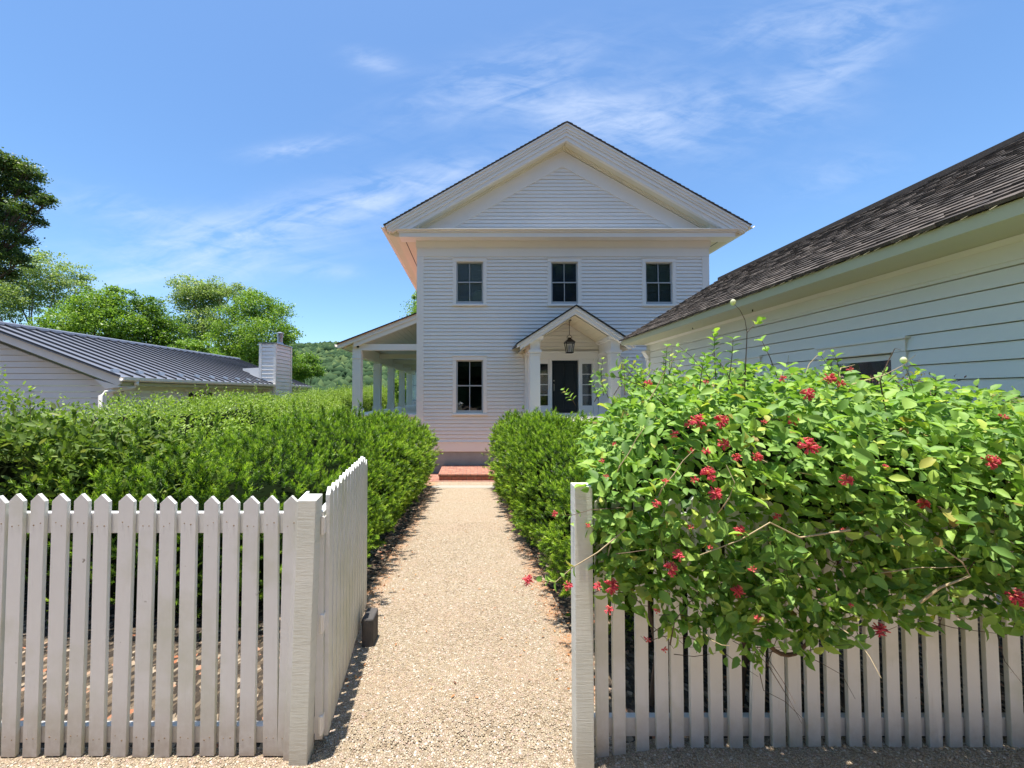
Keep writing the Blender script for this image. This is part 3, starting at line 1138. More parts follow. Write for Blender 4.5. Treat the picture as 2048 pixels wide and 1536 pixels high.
for a, b in ((ox0 + 0.131, dx0 - 0.086), (dx1 + 0.086, ox1 - 0.131)):
    s = MB()
    zt = czt - 0.143
    zbot = zp(811)
    s.box(a, b, D + 0.0, D + 0.08, dz0, zbot)
    s.box(a + 0.04, b - 0.04, D - 0.012, D - 0.001, dz0 + 0.05, zbot - 0.05)
    s.box(a, a + 0.035, D, D + 0.06, zbot, zt)
    s.box(b - 0.035, b, D, D + 0.06, zbot, zt)
    ztt = zp(727.5)
    s.box(a + 0.036, b - 0.036, D, D + 0.06, ztt, zt)
    for k in range(1, 4):
        zz = zbot + (ztt - zbot) * k / 4
        s.box(a + 0.036, b - 0.036, D + 0.005, D + 0.05, zz - 0.011, zz + 0.011)
    sd = s.build('sidelight', 'trim_paint', house)
    MB().box(a + 0.03, b - 0.03, D + 0.062, D + 0.066, zbot, ztt).build('pane', 'window_glass', sd)

PF = 11.5
plx0, plx1 = at(1060, 750, PF).x, at(1080.4, 750, PF).x
prx0, prx1 = at(1221.8, 750, PF).x, at(1241, 750, PF).x
PC = (plx0 + prx1) / 2
zf = zp(829, PF) - 0.06
capz = zp(710, PF)
port = MB()
YG = PF - 0.16
pap = at(1155.3, 609, YG)
pel = at(1034.7, 685, YG)
PH = PC - pel.x
PSL = (pap.z - pel.z) / PH
# raking bands, ceiling and side entablatures of the portico
for sgn in (-1, 1):
    for d0, d1, yy0, yy1, h in ((0.0, 0.10, YG, YG + 0.16, PH), (0.102, 0.21, YG + 0.03, YG + 0.16, PH - 0.09)):
        pts = [(PC, pap.z - 0.045 - d0), (PC + sgn * h, pap.z - 0.045 - PSL * h - d0), (PC + sgn * h, pap.z - 0.045 - PSL * h - d1), (PC, pap.z - 0.045 - d1)]
        if sgn > 0:
            pts = pts[::-1]
        port.prism_y(pts, yy0, yy1)
portico = port.build('portico', 'trim_paint', house, bevel=0.003)
pr = MB()
for sgn in (-1, 1):
    pts = [(PC, pap.z), (PC + sgn * (PH + 0.02), pap.z - PSL * (PH + 0.02)), (PC + sgn * (PH + 0.02), pap.z - PSL * (PH + 0.02) - 0.043), (PC, pap.z - 0.043)]
    if sgn > 0:
        pts = pts[::-1]
    pr.prism_y(pts, YG - 0.03, D - 0.03)
pr.build('portico_roof', 'black_metal', portico)
pc = MB()
for sgn in (-1, 1):
    n = 9
    for k in range(n):
        h0, h1 = (PH - 0.14) * k / n, (PH - 0.14) * (k + 1) / n - 0.006
        z_0, z_1 = pap.z - 0.27 - PSL * h0, pap.z - 0.27 - PSL * h1
        pts = [(PC + sgn * h0, z_0), (PC + sgn * h1, z_1), (PC + sgn * h1, z_1 - 0.02), (PC + sgn * h0, z_0 - 0.02)]
        if sgn > 0:
            pts = pts[::-1]
        pc.prism_y(pts, YG + 0.17, D - 0.03)
pc.build('portico_ceiling', 'porch_bounce_cream', portico)
for sgn, (a, b) in ((-1, (plx0, plx1)), (1, (prx0, prx1))):
    e = MB()
    e.box(a + 0.01, b - 0.01, PF + 0.002, D - 0.03, capz + 0.15, capz + 0.42)
    e.box(a - 0.05, b + 0.05, PF - 0.05, D - 0.03, capz + 0.422, capz + 0.455)
    e.prism_x([(PF - 0.06, capz + 0.457), (PF - 0.10, capz + 0.53), (D - 0.03, capz + 0.53), (D - 0.03, capz + 0.457)], a - 0.09, b + 0.09)
    e.build('entablature', 'trim_paint', portico, bevel=0.003)
    for yy, dep in ((PF, b - a), (D - 0.10, 0.07)):
        c = MB()
        xa, xb = (a, b)
        c.box(xa + 0.0, xb - 0.0, yy, yy + dep, zf, capz + 0.0)
        c.box(xa - 0.02, xb + 0.02, yy - 0.02, yy + dep - 0.001, zf + 0.001, zf + 0.2)
        c.box(xa - 0.015, xb + 0.015, yy - 0.015, yy + dep, capz + 0.001, capz + 0.035)
        c.box(xa - 0.04, xb + 0.04, yy - 0.04, yy + dep, capz + 0.07, capz + 0.148)
        c.box(xa, xb, yy, yy + dep, capz + 0.036, capz + 0.069)
        c.build('column' if yy == PF else 'pilaster', 'trim_paint', portico, bevel=0.004)
fl = MB()
fl.box(plx0 - 0.1, prx1 + 0.1, PF - 0.1, D - 0.01, zf - 0.12, zf)
fl.box(plx0, plx0 + 0.3, PF, D - 0.02, z_gr, zf - 0.121)
fl.box(prx1 - 0.3, prx1, PF, D - 0.02, z_gr, zf - 0.121)
fl.build('portico_floor', 'trim_paint', portico, bevel=0.004)
st = MB()
for k in range(8):
    zt = zf - 0.19 * (k + 1)
    st.box(PC - 0.9, PC + 0.9, PF - 0.1 - 0.27 * (k + 1), PF - 0.102 - 0.27 * k, -0.75, zt)
st.build('steps', 'trim_paint', portico, bevel=0.004)
MB().box(at(991, 930, 11.6).x, at(991, 930, 11.6).x + 0.1, 11.6, 11.7, -0.49, at(991, 923, 11.6).z).build(
    'marker_post', 'trim_paint', None, bevel=0.01, label='short white post standing on the brick step beside the hedge', cat='post')

# lantern under the portico roof
LX, LY = DCX, 12.1
lz1, lz0 = zp(680, LY), zp(706, LY)
zc = pap.z - 0.29
lan = thing('hanging_lantern', (LX, LY, lz0), 'black glass-sided lantern hanging inside the front door portico', 'lantern')
l = MB()
l.lathe(LX, LY, [(0.07, zc - 0.03), (0.07, zc - 0.01), (0.02, zc)], 12)
l.build('ceiling_plate', 'black_metal', lan)
MB().tube([(LX, LY, zc - 0.02), (LX, LY, lz1 + 0.16)], 0.009, 6).build('rod', 'black_metal', lan)
l = MB()
arc = [(LX + 0.075 * math.cos(a), LY, lz1 + 0.05 + 0.10 * math.sin(a)) for a in [math.pi * k / 10 for k in range(11)]]
l.tube(arc, 0.008, 5)
l.build('hoop', 'black_metal', lan)
l = MB()
wt, wb = 0.125, 0.085
zt_ = lz1 - 0.06
for sx in (-1, 1):
    for sy in (-1, 1):
        l.tube([(LX + sx * wt, LY + sy * wt, zt_ - 0.02), (LX + sx * wb, LY + sy * wb, lz0 + 0.02)], 0.011, 4)
for w_, z_ in ((wt + 0.012, zt_ - 0.02), (wb + 0.012, lz0 + 0.01)):
    for k in range(4):
        a, b = [(-1, -1), (1, -1), (1, 1), (-1, 1)][k], [(1, -1), (1, 1), (-1, 1), (-1, -1)][k]
        l.tube([(LX + a[0] * w_, LY + a[1] * w_, z_), (LX + b[0] * w_, LY + b[1] * w_, z_)], 0.013, 4)
l.hexa([(LX - wt - .02, LY - wt - .02, zt_), (LX + wt + .02, LY - wt - .02, zt_), (LX + wt + .02, LY + wt + .02, zt_), (LX - wt - .02, LY + wt + .02, zt_),
        (LX - .05, LY - .05, zt_ + 0.09), (LX + .05, LY - .05, zt_ + 0.09), (LX + .05, LY + .05, zt_ + 0.09), (LX - .05, LY + .05, zt_ + 0.09)])
l.box(LX - 0.045, LX + 0.045, LY - 0.045, LY + 0.045, zt_ + 0.091, zt_ + 0.13)
l.build('frame', 'black_metal', lan)
l = MB()
for k in range(4):
    a, b = [(-1, -1), (1, -1), (1, 1), (-1, 1)][k], [(1, -1), (1, 1), (-1, 1), (-1, -1)][k]
    l.add([(LX + a[0] * wb, LY + a[1] * wb, lz0 + 0.03), (LX + b[0] * wb, LY + b[1] * wb, lz0 + 0.03), (LX + b[0] * wt, LY + b[1] * wt, zt_ - 0.03), (LX + a[0] * wt, LY + a[1] * wt, zt_ - 0.03)], [(0, 1, 2, 3)])
l.build('glass_side', 'lantern_glass', lan)
MB().lathe(LX, LY, [(0.035, lz0 + 0.02), (0.035, lz0 + 0.22), (0.01, lz0 + 0.25)], 10).build('lamp_tube', 'white_fabric', lan)

# ---- side porch on the left
SP = D + 0.05
spx0, spx1 = at(704.5, 750, SP).x, at(721.5, 750, SP).x
pz0 = 1.10
pend = D * 1.95
bz0, bz1 = at(720, 700, SP).z, at(720, 688, SP).z
pm = MB()
pm.box(spx0 + 0.0, HX0 - 0.002, SP + 0.01, SP + 0.22, bz0, bz1)
ra = at(674.5, 687, SP - 0.15)
rb = at(833.8, 625.4, SP - 0.15)
psl = (rb.z - ra.z) / (rb.x - ra.x)
for d0, d1, yy0, yy1, xs_ in ((0.03, 0.16, SP - 0.14, SP + 0.02, ra.x + 0.02), (0.162, 0.30, SP - 0.10, SP + 0.02, ra.x + 0.5)):
    x1 = HX0 - 0.002
    pm.prism_y([(xs_, ra.z + psl * (xs_ - ra.x) - d1), (x1, ra.z + psl * (x1 - ra.x) - d1), (x1, ra.z + psl * (x1 - ra.x) - d0), (xs_, ra.z + psl * (xs_ - ra.x) - d0)], yy0, yy1)
pm2 = MB().box(spx0 + 0.05, spx1 - 0.02, SP + 0.225, pend, bz0 - 0.22, bz0 + 0.16)
for k in range(1, 5):
    yy = SP + 2.6 * k
    pm2.box(spx1 - 0.02 + 0.002, HX0 - 0.002, yy, yy + 0.12, bz0 - 0.04, bz0 + 0.12)
sporch = pm.build('side_porch', 'trim_paint', house)
pm2.build('porch_beam', 'porch_bounce_cream', sporch, bevel=0.004)
rr = MB()
x1 = HX0 - 0.003
rr.prism_y([(ra.x, ra.z - 0.028), (x1, ra.z + psl * (x1 - ra.x) - 0.028), (x1, ra.z + psl * (x1 - ra.x)), (ra.x, ra.z)], SP - 0.17, pend)
rr.build('porch_roof', 'copper_roof', sporch)
eg = MB()
eg.prism_y([(ra.x - 0.012, ra.z - 0.03), (x1, ra.z + psl * (x1 - ra.x) - 0.03), (x1, ra.z + psl * (x1 - ra.x) + 0.006), (ra.x - 0.012, ra.z + 0.006)], SP - 0.19, SP - 0.172)
eg.build('roof_edge', 'black_metal', sporch)
ce = MB()
n = 16
for k in range(n):
    a = ra.x + 0.15 + (x1 - ra.x - 0.15) * k / n
    b = ra.x + 0.15 + (x1 - ra.x - 0.15) * (k + 1) / n - 0.008
    ce.prism_y([(a, ra.z + psl * (a - ra.x) - 0.20), (b, ra.z + psl * (b - ra.x) - 0.20), (b, ra.z + psl * (b - ra.x) - 0.18), (a, ra.z + psl * (a - ra.x) - 0.18)], SP + 0.021, pend)
ce.build('porch_ceiling', 'porch_bounce_cream', sporch)
g = MB()
g.prism_y([(ra.x - 0.11, ra.z - 0.02), (ra.x - 0.10, ra.z - 0.09), (ra.x - 0.05, ra.z - 0.12), (ra.x + 0.01, ra.z - 0.12), (ra.x + 0.01, ra.z - 0.03), (ra.x - 0.01, ra.z - 0.04), (ra.x - 0.02, ra.z - 0.10), (ra.x - 0.08, ra.z - 0.08), (ra.x - 0.09, ra.z - 0.02)], SP - 0.12, pend)
g.build('gutter', 'trim_paint', sporch)
for k, f in enumerate((1.0, 1.21, 1.409, 1.624, 1.83)):
    yy = SP + (f - 1) * D
    c = MB()
    c.box(spx0, spx1, yy, yy + 0.25, pz0, bz0 - (0.222 if k else 0.0))
    ct = bz0 - (0.222 if k else 0.0)
    c.box(spx0 - 0.02, spx1 + 0.02, yy - 0.02, yy + 0.27, ct - 0.27, ct - 0.245)
    c.box(spx0 - 0.03, spx1 + 0.03, yy - 0.03, yy + 0.28, pz0 + 0.001, pz0 + 0.18)
    c.build('porch_column', 'trim_paint', sporch, bevel=0.004)
c = MB()
c.box(spx0 - 0.05, HX0 - 0.003, SP - 0.05, pend, pz0 - 0.08, pz0)
c.box(spx0 + 0.02, spx0 + 0.06, SP + 0.0, pend, z_gr - 0.5, pz0 - 0.081)
c.box(spx0 + 0.061, HX0 - 0.003, SP + 0.0, SP + 0.04, z_gr - 0.5, pz0 - 0.081)
c.build('porch_deck', 'trim_paint', sporch)
MB().box(spx0 + 0.15, spx0 + 0.21, SP - 0.045, SP + 0.008, bz0 + 0.07, bz0 + 0.13).build('porch_spotlight', 'black_metal', sporch)
# rear wing closing the porch
wx0 = at(814, 750, pend).x - 0.02
wo = (wx0 + 0.16, wx0 + 1.15, 1.32, 3.15)
mb = MB()
for c in wall_cells(wx0, HX0 + 0.3, z_gr - 0.5, 4.6, [wo], 0.045, 0.2):
    mb.hexa([(a, pend + b, c_) for a, b, c_ in c])
for c in siding(wx0 + 0.1, HX0, pz0, 4.6, PITCHH, [wo]):
    mb.hexa([(a, pend + b, c_) for a, b, c_ in c])
mb.box(wx0 - 0.01, wx0 + 0.12, pend - 0.03, pend + 0.04, z_gr - 0.5, 4.6)
mb.box(wx0, wx0 + 0.15, pend + 0.21, pend + 5, z_gr - 0.5, 4.6)
wing = mb.build('rear_wing', 'white_paint', house)
sash_window(wo, house, 0.48, None, y=pend)
MB().prism_y([(wx0 - 0.3, 4.55), (HX0 + 0.3, 4.9), (HX0 + 0.3, 4.95), (wx0 - 0.3, 4.6)], pend - 0.0 + 0.21, pend + 5).build('wing_roof', 'weathered_shingles', house)

# ------------------------------------------------------------------ garage on the right
GX = at(1296, 700, 10.3).x
GE = at(1240.2, 681, 10.6).x
GD = 10.3
gz_e = at(1240.2, 680.7, 10.6).z
gar = thing('garage', (GX + 2, 5, -0.3), 'long low white clapboard garage with weathered wood shingle roof, right of the path', 'garage')
GSL = 0.61
gridge_x = 6.6
GY0 = -3.0
gw1 = (at(1793.6, 700, 1).x, at(1660, 700, 1).x)
wy0, wy1 = GX / ((1793.6 - VX) / FOC), GX / ((1660 - VX) / FOC)
gwz = (0.95, 2.19)
wins_g = [(wy0, wy1, gwz[0], gwz[1]), (6.35, 7.25, gwz[0], gwz[1])]
zfas = gz_e - 0.14
mb = MB()
def gmap(u, n, z):      # wall coordinates to the garage's left wall; u runs along y
    return (GX + n, u, z)
def ghex(c):
    q = [gmap(*p) for p in c]
    # keep orientation
    return [q[3], q[2], q[1], q[0], q[7], q[6], q[5], q[4]]
for c in wall_cells(GY0, GD, -1.2, zfas, wins_g, 0.045, 0.2):
    mb.hexa(ghex(c))
for c in siding(GY0, GD - 0.14, -0.6, zfas - 0.18, 0.155, wins_g, lip=0.022):
    mb.hexa(ghex(c))
mb.build('side_wall', 'sage_white_paint', gar)
mb = MB()
mb.prism_y([(GX + 0.01, -1.2), (2 * gridge_x - GX, -1.2), (2 * gridge_x - GX, zfas), (gridge_x, zfas + GSL * (gridge_x - GX)), (GX + 0.01, zfas)], GD - 0.2, GD)
mb.box(2 * gridge_x - GX - 0.2, 2 * gridge_x - GX, GY0, GD - 0.21, -1.2, zfas)
mb.build('end_wall', 'sage_white_paint', gar)
mb = MB()
mb.box(GX - 0.035, GX + 0.04, GY0, GD - 0.002, zfas - 0.18, zfas - 0.04)
mb.prism_y([(GX - 0.04, zfas - 0.04), (GX + 0.04, zfas - 0.04), (GX + 0.04, zfas - 0.002), (GX - 0.10, zfas - 0.002)], GY0, GD - 0.002)
mb.build('frieze', 'sage_white_paint', gar)
mb = MB()
mb.prism_y([(GE + 0.03, zfas), (GX + 0.04, zfas), (GX + 0.04, gz_e + GSL * (GX - GE) - 0.05), (GE + 0.02, gz_e - 0.03)], GY0, GD + 0.25)
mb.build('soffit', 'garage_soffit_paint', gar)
mb = MB()
for sgn in (1,):
    mb.prism_y([(GE + 0.03, zfas), (gridge_x, zfas + GSL * (gridge_x - GE)), (gridge_x, gz_e + GSL * (gridge_x - GE) - 0.05), (GE + 0.02, gz_e - 0.05)], GD + 0.252, GD + 0.285)
mb.build('rake_board', 'garage_soffit_paint', gar)
mb = MB()
mb.box(GX - 0.04, GX + 0.03, GD - 0.135, GD + 0.02, -1.2, zfas - 0.42)
mb.box(GX - 0.06, GX + 0.03, GD - 0.15, GD + 0.04, zfas - 0.418, zfas - 0.38)
mb.prism_y([(GX - 0.05, zfas - 0.378), (GX + 0.03, zfas - 0.378), (GX + 0.03, zfas - 0.23), (GX - 0.13, zfas - 0.23)], GD - 0.16, GD + 0.05)
mb.box(GX - 0.15, GX + 0.03, GD - 0.17, GD + 0.06, zfas - 0.228, zfas - 0.183)
mb.build('corner_pilaster', 'trim_paint', gar, bevel=0.003)
# shakes in overlapping courses
sv, sf = [], []
slen = math.hypot(gridge_x - GE, GSL * (gridge_x - GE))
cosr, sinr = (gridge_x - GE) / slen, GSL * (gridge_x - GE) / slen
expo = 0.135
nc = int(slen / expo) + 1
for k in range(nc):
    s0 = k * expo - 0.02
    y = GY0
    cj = random.uniform(-0.006, 0.006)
    while y < GD + 0.28:
        w_ = random.uniform(0.07, 0.20)
        y2 = min(y + w_, GD + 0.30)
        t_ = random.uniform(0.018, 0.026)
        a0 = s0 + random.uniform(-0.006, 0.006) + cj * 0.5
        a1 = a0 + expo + 0.06
        h0 = 0.012 + t_
        h1 = 0.012
        def pt(s_, h, yy):
            return (GE + s_ * cosr - h * sinr, yy, gz_e - 0.02 + s_ * sinr + h * cosr)
        b = len(sv)
        gp = random.uniform(0.001, 0.006)
        tw = random.uniform(-0.003, 0.003)
        sv += [pt(a0, 0.0, y + gp), pt(a0, 0.0, y2 - gp), pt(a1, -0.01, y2 - gp), pt(a1, -0.01, y + gp),
               pt(a0, h0 + tw, y + gp), pt(a0, h0 - tw, y2 - gp), pt(a1, h1, y2 - gp), pt(a1, h1, y + gp)]
        sf += [tuple(b + i for i in f) for f in ((0, 1, 2, 3), (7, 6, 5, 4), (4, 5, 1, 0), (5, 6, 2, 1), (6, 7, 3, 2), (7, 4, 0, 3))]
        y = y2
grf = MB()
grf.v, grf.f = sv, sf
# right slope, unseen from the path, and the deck under the shakes
def rp(s_, h, yy):
    return (2 * gridge_x - (GE + s_ * cosr - h * sinr), yy, gz_e - 0.02 + s_ * sinr + h * cosr)
grf.hexa([rp(0, 0, GY0), rp(0, 0, GD + 0.3), rp(slen, 0, GD + 0.3), rp(slen, 0, GY0), rp(0, 0.03, GY0), rp(0, 0.03, GD + 0.3), rp(slen, 0.03, GD + 0.3), rp(slen, 0.03, GY0)])
grf.box(gridge_x - 0.1, gridge_x + 0.1, GY0, GD + 0.3, gz_e + GSL * (gridge_x - GE) - 0.06, gz_e + GSL * (gridge_x - GE) + 0.02)
grf.build('roof', 'weathered_shingles', gar)
for (a, b, z0_, z1_) in wins_g:
    mb = MB()
    cw = 0.13
    mb.box(GX - 0.035, GX + 0.1, a - cw, a - 0.001, z0_ - 0.05, z1_)
    mb.box(GX - 0.035, GX + 0.1, b + 0.001, b + cw, z0_ - 0.05, z1_)
    mb.box(GX - 0.04, GX + 0.1, a - cw, b + cw, z1_ + 0.002, z1_ + 0.13)
    mb.box(GX - 0.06, GX + 0.1, a - cw - 0.02, b + cw + 0.02, z1_ + 0.132, z1_ + 0.16)
    w = mb.build('window', 'sage_white_paint', gar, bevel=0.003)
    mb = MB()
    mb.box(GX + 0.02, GX + 0.06, a + 0.012, a + 0.07, z0_, z1_ - 0.012)
    mb.box(GX + 0.02, GX + 0.06, b - 0.07, b - 0.012, z0_, z1_ - 0.012)
    mb.box(GX + 0.021, GX + 0.06, a + 0.071, b - 0.071, z1_ - 0.07, z1_ - 0.012)
    mb.build('sash', 'sage_white_paint', w)
    MB().box(GX + 0.04, GX + 0.045, a + 0.05, b - 0.05, z0_, z1_ - 0.05).build('pane', 'window_glass', w)
# two tiny hooks under the eave
for px, py in ((1508, 612), (1387, 649)):
    yy = (GX - 0.25) / ((px - VX) / FOC)
    MB().tube([(GX - 0.25, yy, zfas + 0.001), (GX - 0.25, yy, zfas - 0.03)], 0.008, 6).build('eave_hook', 'black_metal', gar)

# ------------------------------------------------------------------ annex on the left
AD = 9.5
AX = at(240.6, 754, AD).x
AZ = at(240.6, 754, AD).z
ARX, = (-12.1,)
ARZ = AZ + 0.37 * (AX - ARX)
AEND = 20.5
ann = thing('annex', (ARX, 14, -1), 'low white building with grey standing seam metal roof, behind the left hedges', 'house')
WX = AX - 0.42
mb = MB()
fz = AZ - 0.10
def annex_clip(z):
    t = (AZ - 0.30 + 0.37 * 0 - z) / 0.37
    return (2 * ARX - WX, min(WX, WX) if z < AZ - 0.2 else WX - (z - (AZ - 0.2)) / 0.37)
for c in siding(2 * ARX - WX, WX - 0.12, -1.2, ARZ - 0.35, 0.15, (), clip=lambda z: (2 * ARX - WX + max(0, (z - AZ + 0.16) / 0.37), WX - 0.12 - max(0, (z - AZ + 0.16) / 0.37)), lip=0.022):
    mb.hexa([(a, AD + 0.3 + b, c_) for a, b, c_ in c])
mb.build('gable_wall', 'annex_paint', ann)
wz_op = [(at(378, 790, 1).x, 0, 0, 0)]
ayw0 = -WX / ((VX - 375) / FOC)
ayw1 = -WX / ((VX - 423) / FOC)
mb = MB()
def annex_side(u, n, z):
    return (WX - n, u, z)
for c in siding(AD + 0.3, AEND - 0.2, -1.2, AZ - 0.05, 0.15, [(ayw0, ayw1, 0.8, 1.80)], lip=0.022):
    q = [annex_side(*p) for p in c]
    mb.hexa(q)
mb.box(WX - 0.12, WX + 0.03, AD + 0.26, AD + 0.42, -1.2, AZ - 0.12)
mb.build('side_wall', 'annex_paint', ann)
mb = MB()
mb.box(WX - 0.03, WX + 0.03, ayw0 - 0.09, ayw0, 0.8, 1.80)
mb.box(WX - 0.03, WX + 0.03, ayw1, ayw1 + 0.09, 0.8, 1.80)
mb.box(WX - 0.03, WX + 0.032, ayw0 - 0.09, ayw1 + 0.09, 1.802, 1.9)
for k in range(1, 4):
    yy = ayw0 + (ayw1 - ayw0) * k / 4
    mb.box(WX - 0.02, WX + 0.02, yy - 0.012, yy + 0.012, 0.8, 1.8)
w = mb.build('window', 'annex_paint', ann)
MB().box(WX - 0.035, WX - 0.028, ayw0, ayw1, 0.8, 1.8).build('pane', 'door_paint', w)
mb = MB()
mb.prism_y([(AX - 0.06, AZ - 0.2), (AX - 0.0, AZ - 0.16), (AX, AZ - 0.015), (ARX, ARZ - 0.015), (ARX, ARZ - 0.19)], AD - 0.0, AD + 0.05)
mb.prism_y([(AX - 0.36, AZ - 0.28), (AX - 0.02, AZ - 0.24), (AX - 0.061, AZ - 0.20), (AX - 0.62, AZ - 0.05)], AD + 0.002, AD + 0.3)
mb.prism_y([(2 * ARX - AX, AZ - 0.2), (ARX, ARZ - 0.19), (ARX, ARZ - 0.015), (2 * ARX - AX, AZ - 0.015)], AD, AD + 0.05)
mb.build('rake_board', 'annex_paint', ann)
MB().hexa([(WX - 0.1, AD + 0.06, AZ - 0.20), (AX - 0.02, AD + 0.06, AZ - 0.20), (AX - 0.02, AEND, AZ - 0.20), (WX - 0.1, AEND, AZ - 0.20),
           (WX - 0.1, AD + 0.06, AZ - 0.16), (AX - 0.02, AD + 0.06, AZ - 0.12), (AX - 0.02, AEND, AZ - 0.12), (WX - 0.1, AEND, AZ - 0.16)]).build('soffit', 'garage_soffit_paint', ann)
mb = MB()
mb.prism_y([(AX + 0.02, AZ - 0.01), (AX + 0.02, AZ + 0.003), (ARX, ARZ + 0.01), (2 * ARX - AX, AZ + 0.003), (2 * ARX - AX, AZ - 0.01), (ARX, ARZ - 0.01)], AD - 0.05, AEND)
arf = mb.build('roof', 'grey_metal_roofing', ann)
mb = MB()
y = AD - 0.045
while y < AEND:
    mb.hexa([(AX + 0.015, y, AZ + 0.005), (AX + 0.015, y + 0.035, AZ + 0.005), (ARX + 0.05, y + 0.035, ARZ), (ARX + 0.05, y, ARZ),
             (AX + 0.015, y, AZ + 0.045), (AX + 0.015, y + 0.035, AZ + 0.045), (ARX + 0.05, y + 0.035, ARZ + 0.045), (ARX + 0.05, y, ARZ + 0.045)][::1])
    y += 0.36
mb.v = [tuple(p) for p in mb.v]
mb.build('standing_seam', 'dark_seam_metal', arf)
MB().prism_y([(ARX - 0.12, ARZ - 0.01), (ARX + 0.12, ARZ - 0.01), (ARX + 0.1, ARZ + 0.055), (ARX, ARZ + 0.09), (ARX - 0.1, ARZ + 0.055)], AD - 0.06, AEND).build('ridge_cap', 'grey_metal_roofing', arf)
for k in range(14):
    yy = AD + 0.13 + 0.72 * k
    xx = AX - 0.32
    zz = AZ + 0.37 * 0.32
    m_ = MB()
    m_.hexa([(xx - 0.05, yy, zz + 0.02), (xx + 0.05, yy, zz - 0.015), (xx + 0.05, yy + 0.22, zz - 0.015), (xx - 0.05, yy + 0.22, zz + 0.02),
             (xx - 0.045, yy + .02, zz + 0.085), (xx + 0.0, yy + .02, zz + 0.085), (xx + 0.0, yy + 0.2, zz + 0.085), (xx - 0.045, yy + 0.2, zz + 0.085)])
    m_.build('snow_guard', 'galvanised_metal', arf)
g = MB()
g.prism_y([(AX + 0.13, AZ - 0.0), (AX + 0.12, AZ - 0.07), (AX + 0.08, AZ - 0.10), (AX - 0.0, AZ - 0.10), (AX - 0.0, AZ - 0.02), (AX + 0.01, AZ - 0.09), (AX + 0.07, AZ - 0.085), (AX + 0.11, AZ - 0.01)][::-1], AD - 0.03, AEND)
g.build('gutter', 'trim_paint', ann)
dp = MB()
yy = -AX / ((VX - 268) / FOC)
dp.tube([(AX + 0.06, yy, AZ - 0.09), (AX + 0.06, yy, AZ - 0.18), (AX + 0.02, yy, AZ - 0.24), (WX + 0.12, yy - 0.45, AZ - 0.37), (WX + 0.07, yy - 0.5, AZ - 0.44), (WX + 0.07, yy - 0.5, -1)], 0.045, 8)
dp.build('downspout', 'trim_paint', ann, smooth=True)
MB().lathe(WX + 0.2, AD + 0.3, [(0.02, AZ - 0.20), (0.05, AZ - 0.25), (0.055, AZ - 0.32), (0.03, AZ - 0.36)], 10).build('eave_spotlight', 'black_metal', ann)
# chimney
cy0 = 16.7
cfx0, cfx1 = at(520, 700, cy0).x, at(551.6, 700, cy0).x
cdy = cy0 * 0.085
czt = at(530, 686, cy0).z
mb = MB()
for c in siding(cfx0, cfx1, 0.5, czt - 0.04, 0.16, (), lip=0.03):
    mb.hexa([(a, cy0 + b, c_) for a, b, c_ in c])
for c in siding(cy0 + 0.05, cy0 + cdy, 0.5, czt - 0.04, 0.16, (), lip=0.02):
    mb.hexa([(cfx1 - b, a, c_) for a, b, c_ in c])
mb.box(cfx0 + 0.03, cfx1 - 0.06, cy0 + 0.06, cy0 + cdy, 0.5, czt - 0.04)
chim = mb.build('chimney', 'annex_paint', ann)
mb = MB()
for a, b in ((cfx0 - 0.02, cfx0 + 0.09), (cfx1 - 0.07, cfx1 + 0.03)):
    mb.box(a, b, cy0 - 0.04, cy0 + 0.05, 0.5, czt - 0.03)
mb.box(cfx1 - 0.02, cfx1 + 0.035, cy0 + cdy - 0.09, cy0 + cdy + 0.02, 0.5, czt - 0.03)
mb.build('corner_board', 'trim_paint', chim)
MB().box(cfx0 - 0.05, cfx1 + 0.06, cy0 - 0.06, cy0 + cdy + 0.04, czt - 0.03, czt + 0.01).build('chimney_cap', 'galvanised_metal', chim)
fx = at(560, 680, cy0 + 0.6).x
mb = MB()
mb.lathe(fx, cy0 + 0.6, [(0.16, czt + 0.011), (0.11, czt + 0.1), (0.11, czt + 0.33), (0.15, czt + 0.34), (0.15, czt + 0.38), (0.12, czt + 0.39), (0.12, czt + 0.45), (0.16, czt + 0.46), (0.16, czt + 0.5), (0.05, czt + 0.55)], 14)
mb.build('flue', 'galvanised_metal', chim, smooth=False)
mb = MB()
mb.add([(cfx0 - 1.0, cy0 + 0.5, AZ + 0.37 * (AX - cfx0 + 1.0) + 0.05), (cfx0, cy0 + 0.05, AZ + 0.37 * (AX - cfx0) + 0.0), (cfx0, cy0 + 0.05, AZ + 0.37 * (AX - cfx0) + 0.5), (cfx0 - 1.0, cy0 + 0.5, AZ + 0.37 * (AX - cfx0 + 1.0) + 0.12),
        (cfx0 - 1.0, cy0 + 0.9, AZ + 0.37 * (AX - cfx0 + 1.0)), (cfx0, cy0 + 0.9, AZ + 0.37 * (AX - cfx0)), (cfx0, cy0 + 0.9, AZ + 0.37 * (AX - cfx0) + 0.5), (cfx0 - 1.0, cy0 + 0.9, AZ + 0.37 * (AX - cfx0 + 1.0) + 0.12)],
       [(0, 1, 2, 3), (7, 6, 5, 4), (3, 2, 6, 7), (1, 5, 6, 2), (0, 3, 7, 4), (0, 4, 5, 1)])
mb.build('cricket', 'trim_paint', ann)

# ------------------------------------------------------------------ fences and gate
def picket_mb(x, y, zb, zt, w=0.072, th=0.021, lean=0.0, peak=0.035):
    """a picket with a pointed top, standing at (x, y), leaning along x"""
    h = w / 2
    zs = zt - peak
    prof = [(-h, zb), (h, zb), (h, zs), (0, zt), (-h, zs)]
    pts = [(x + a + lean * (z - zb), z) for a, z in prof]
    return MB().prism_y(pts, y - th / 2, y + th / 2)


FY = 1.975
NAIL_Z = (1.115, 0.095)


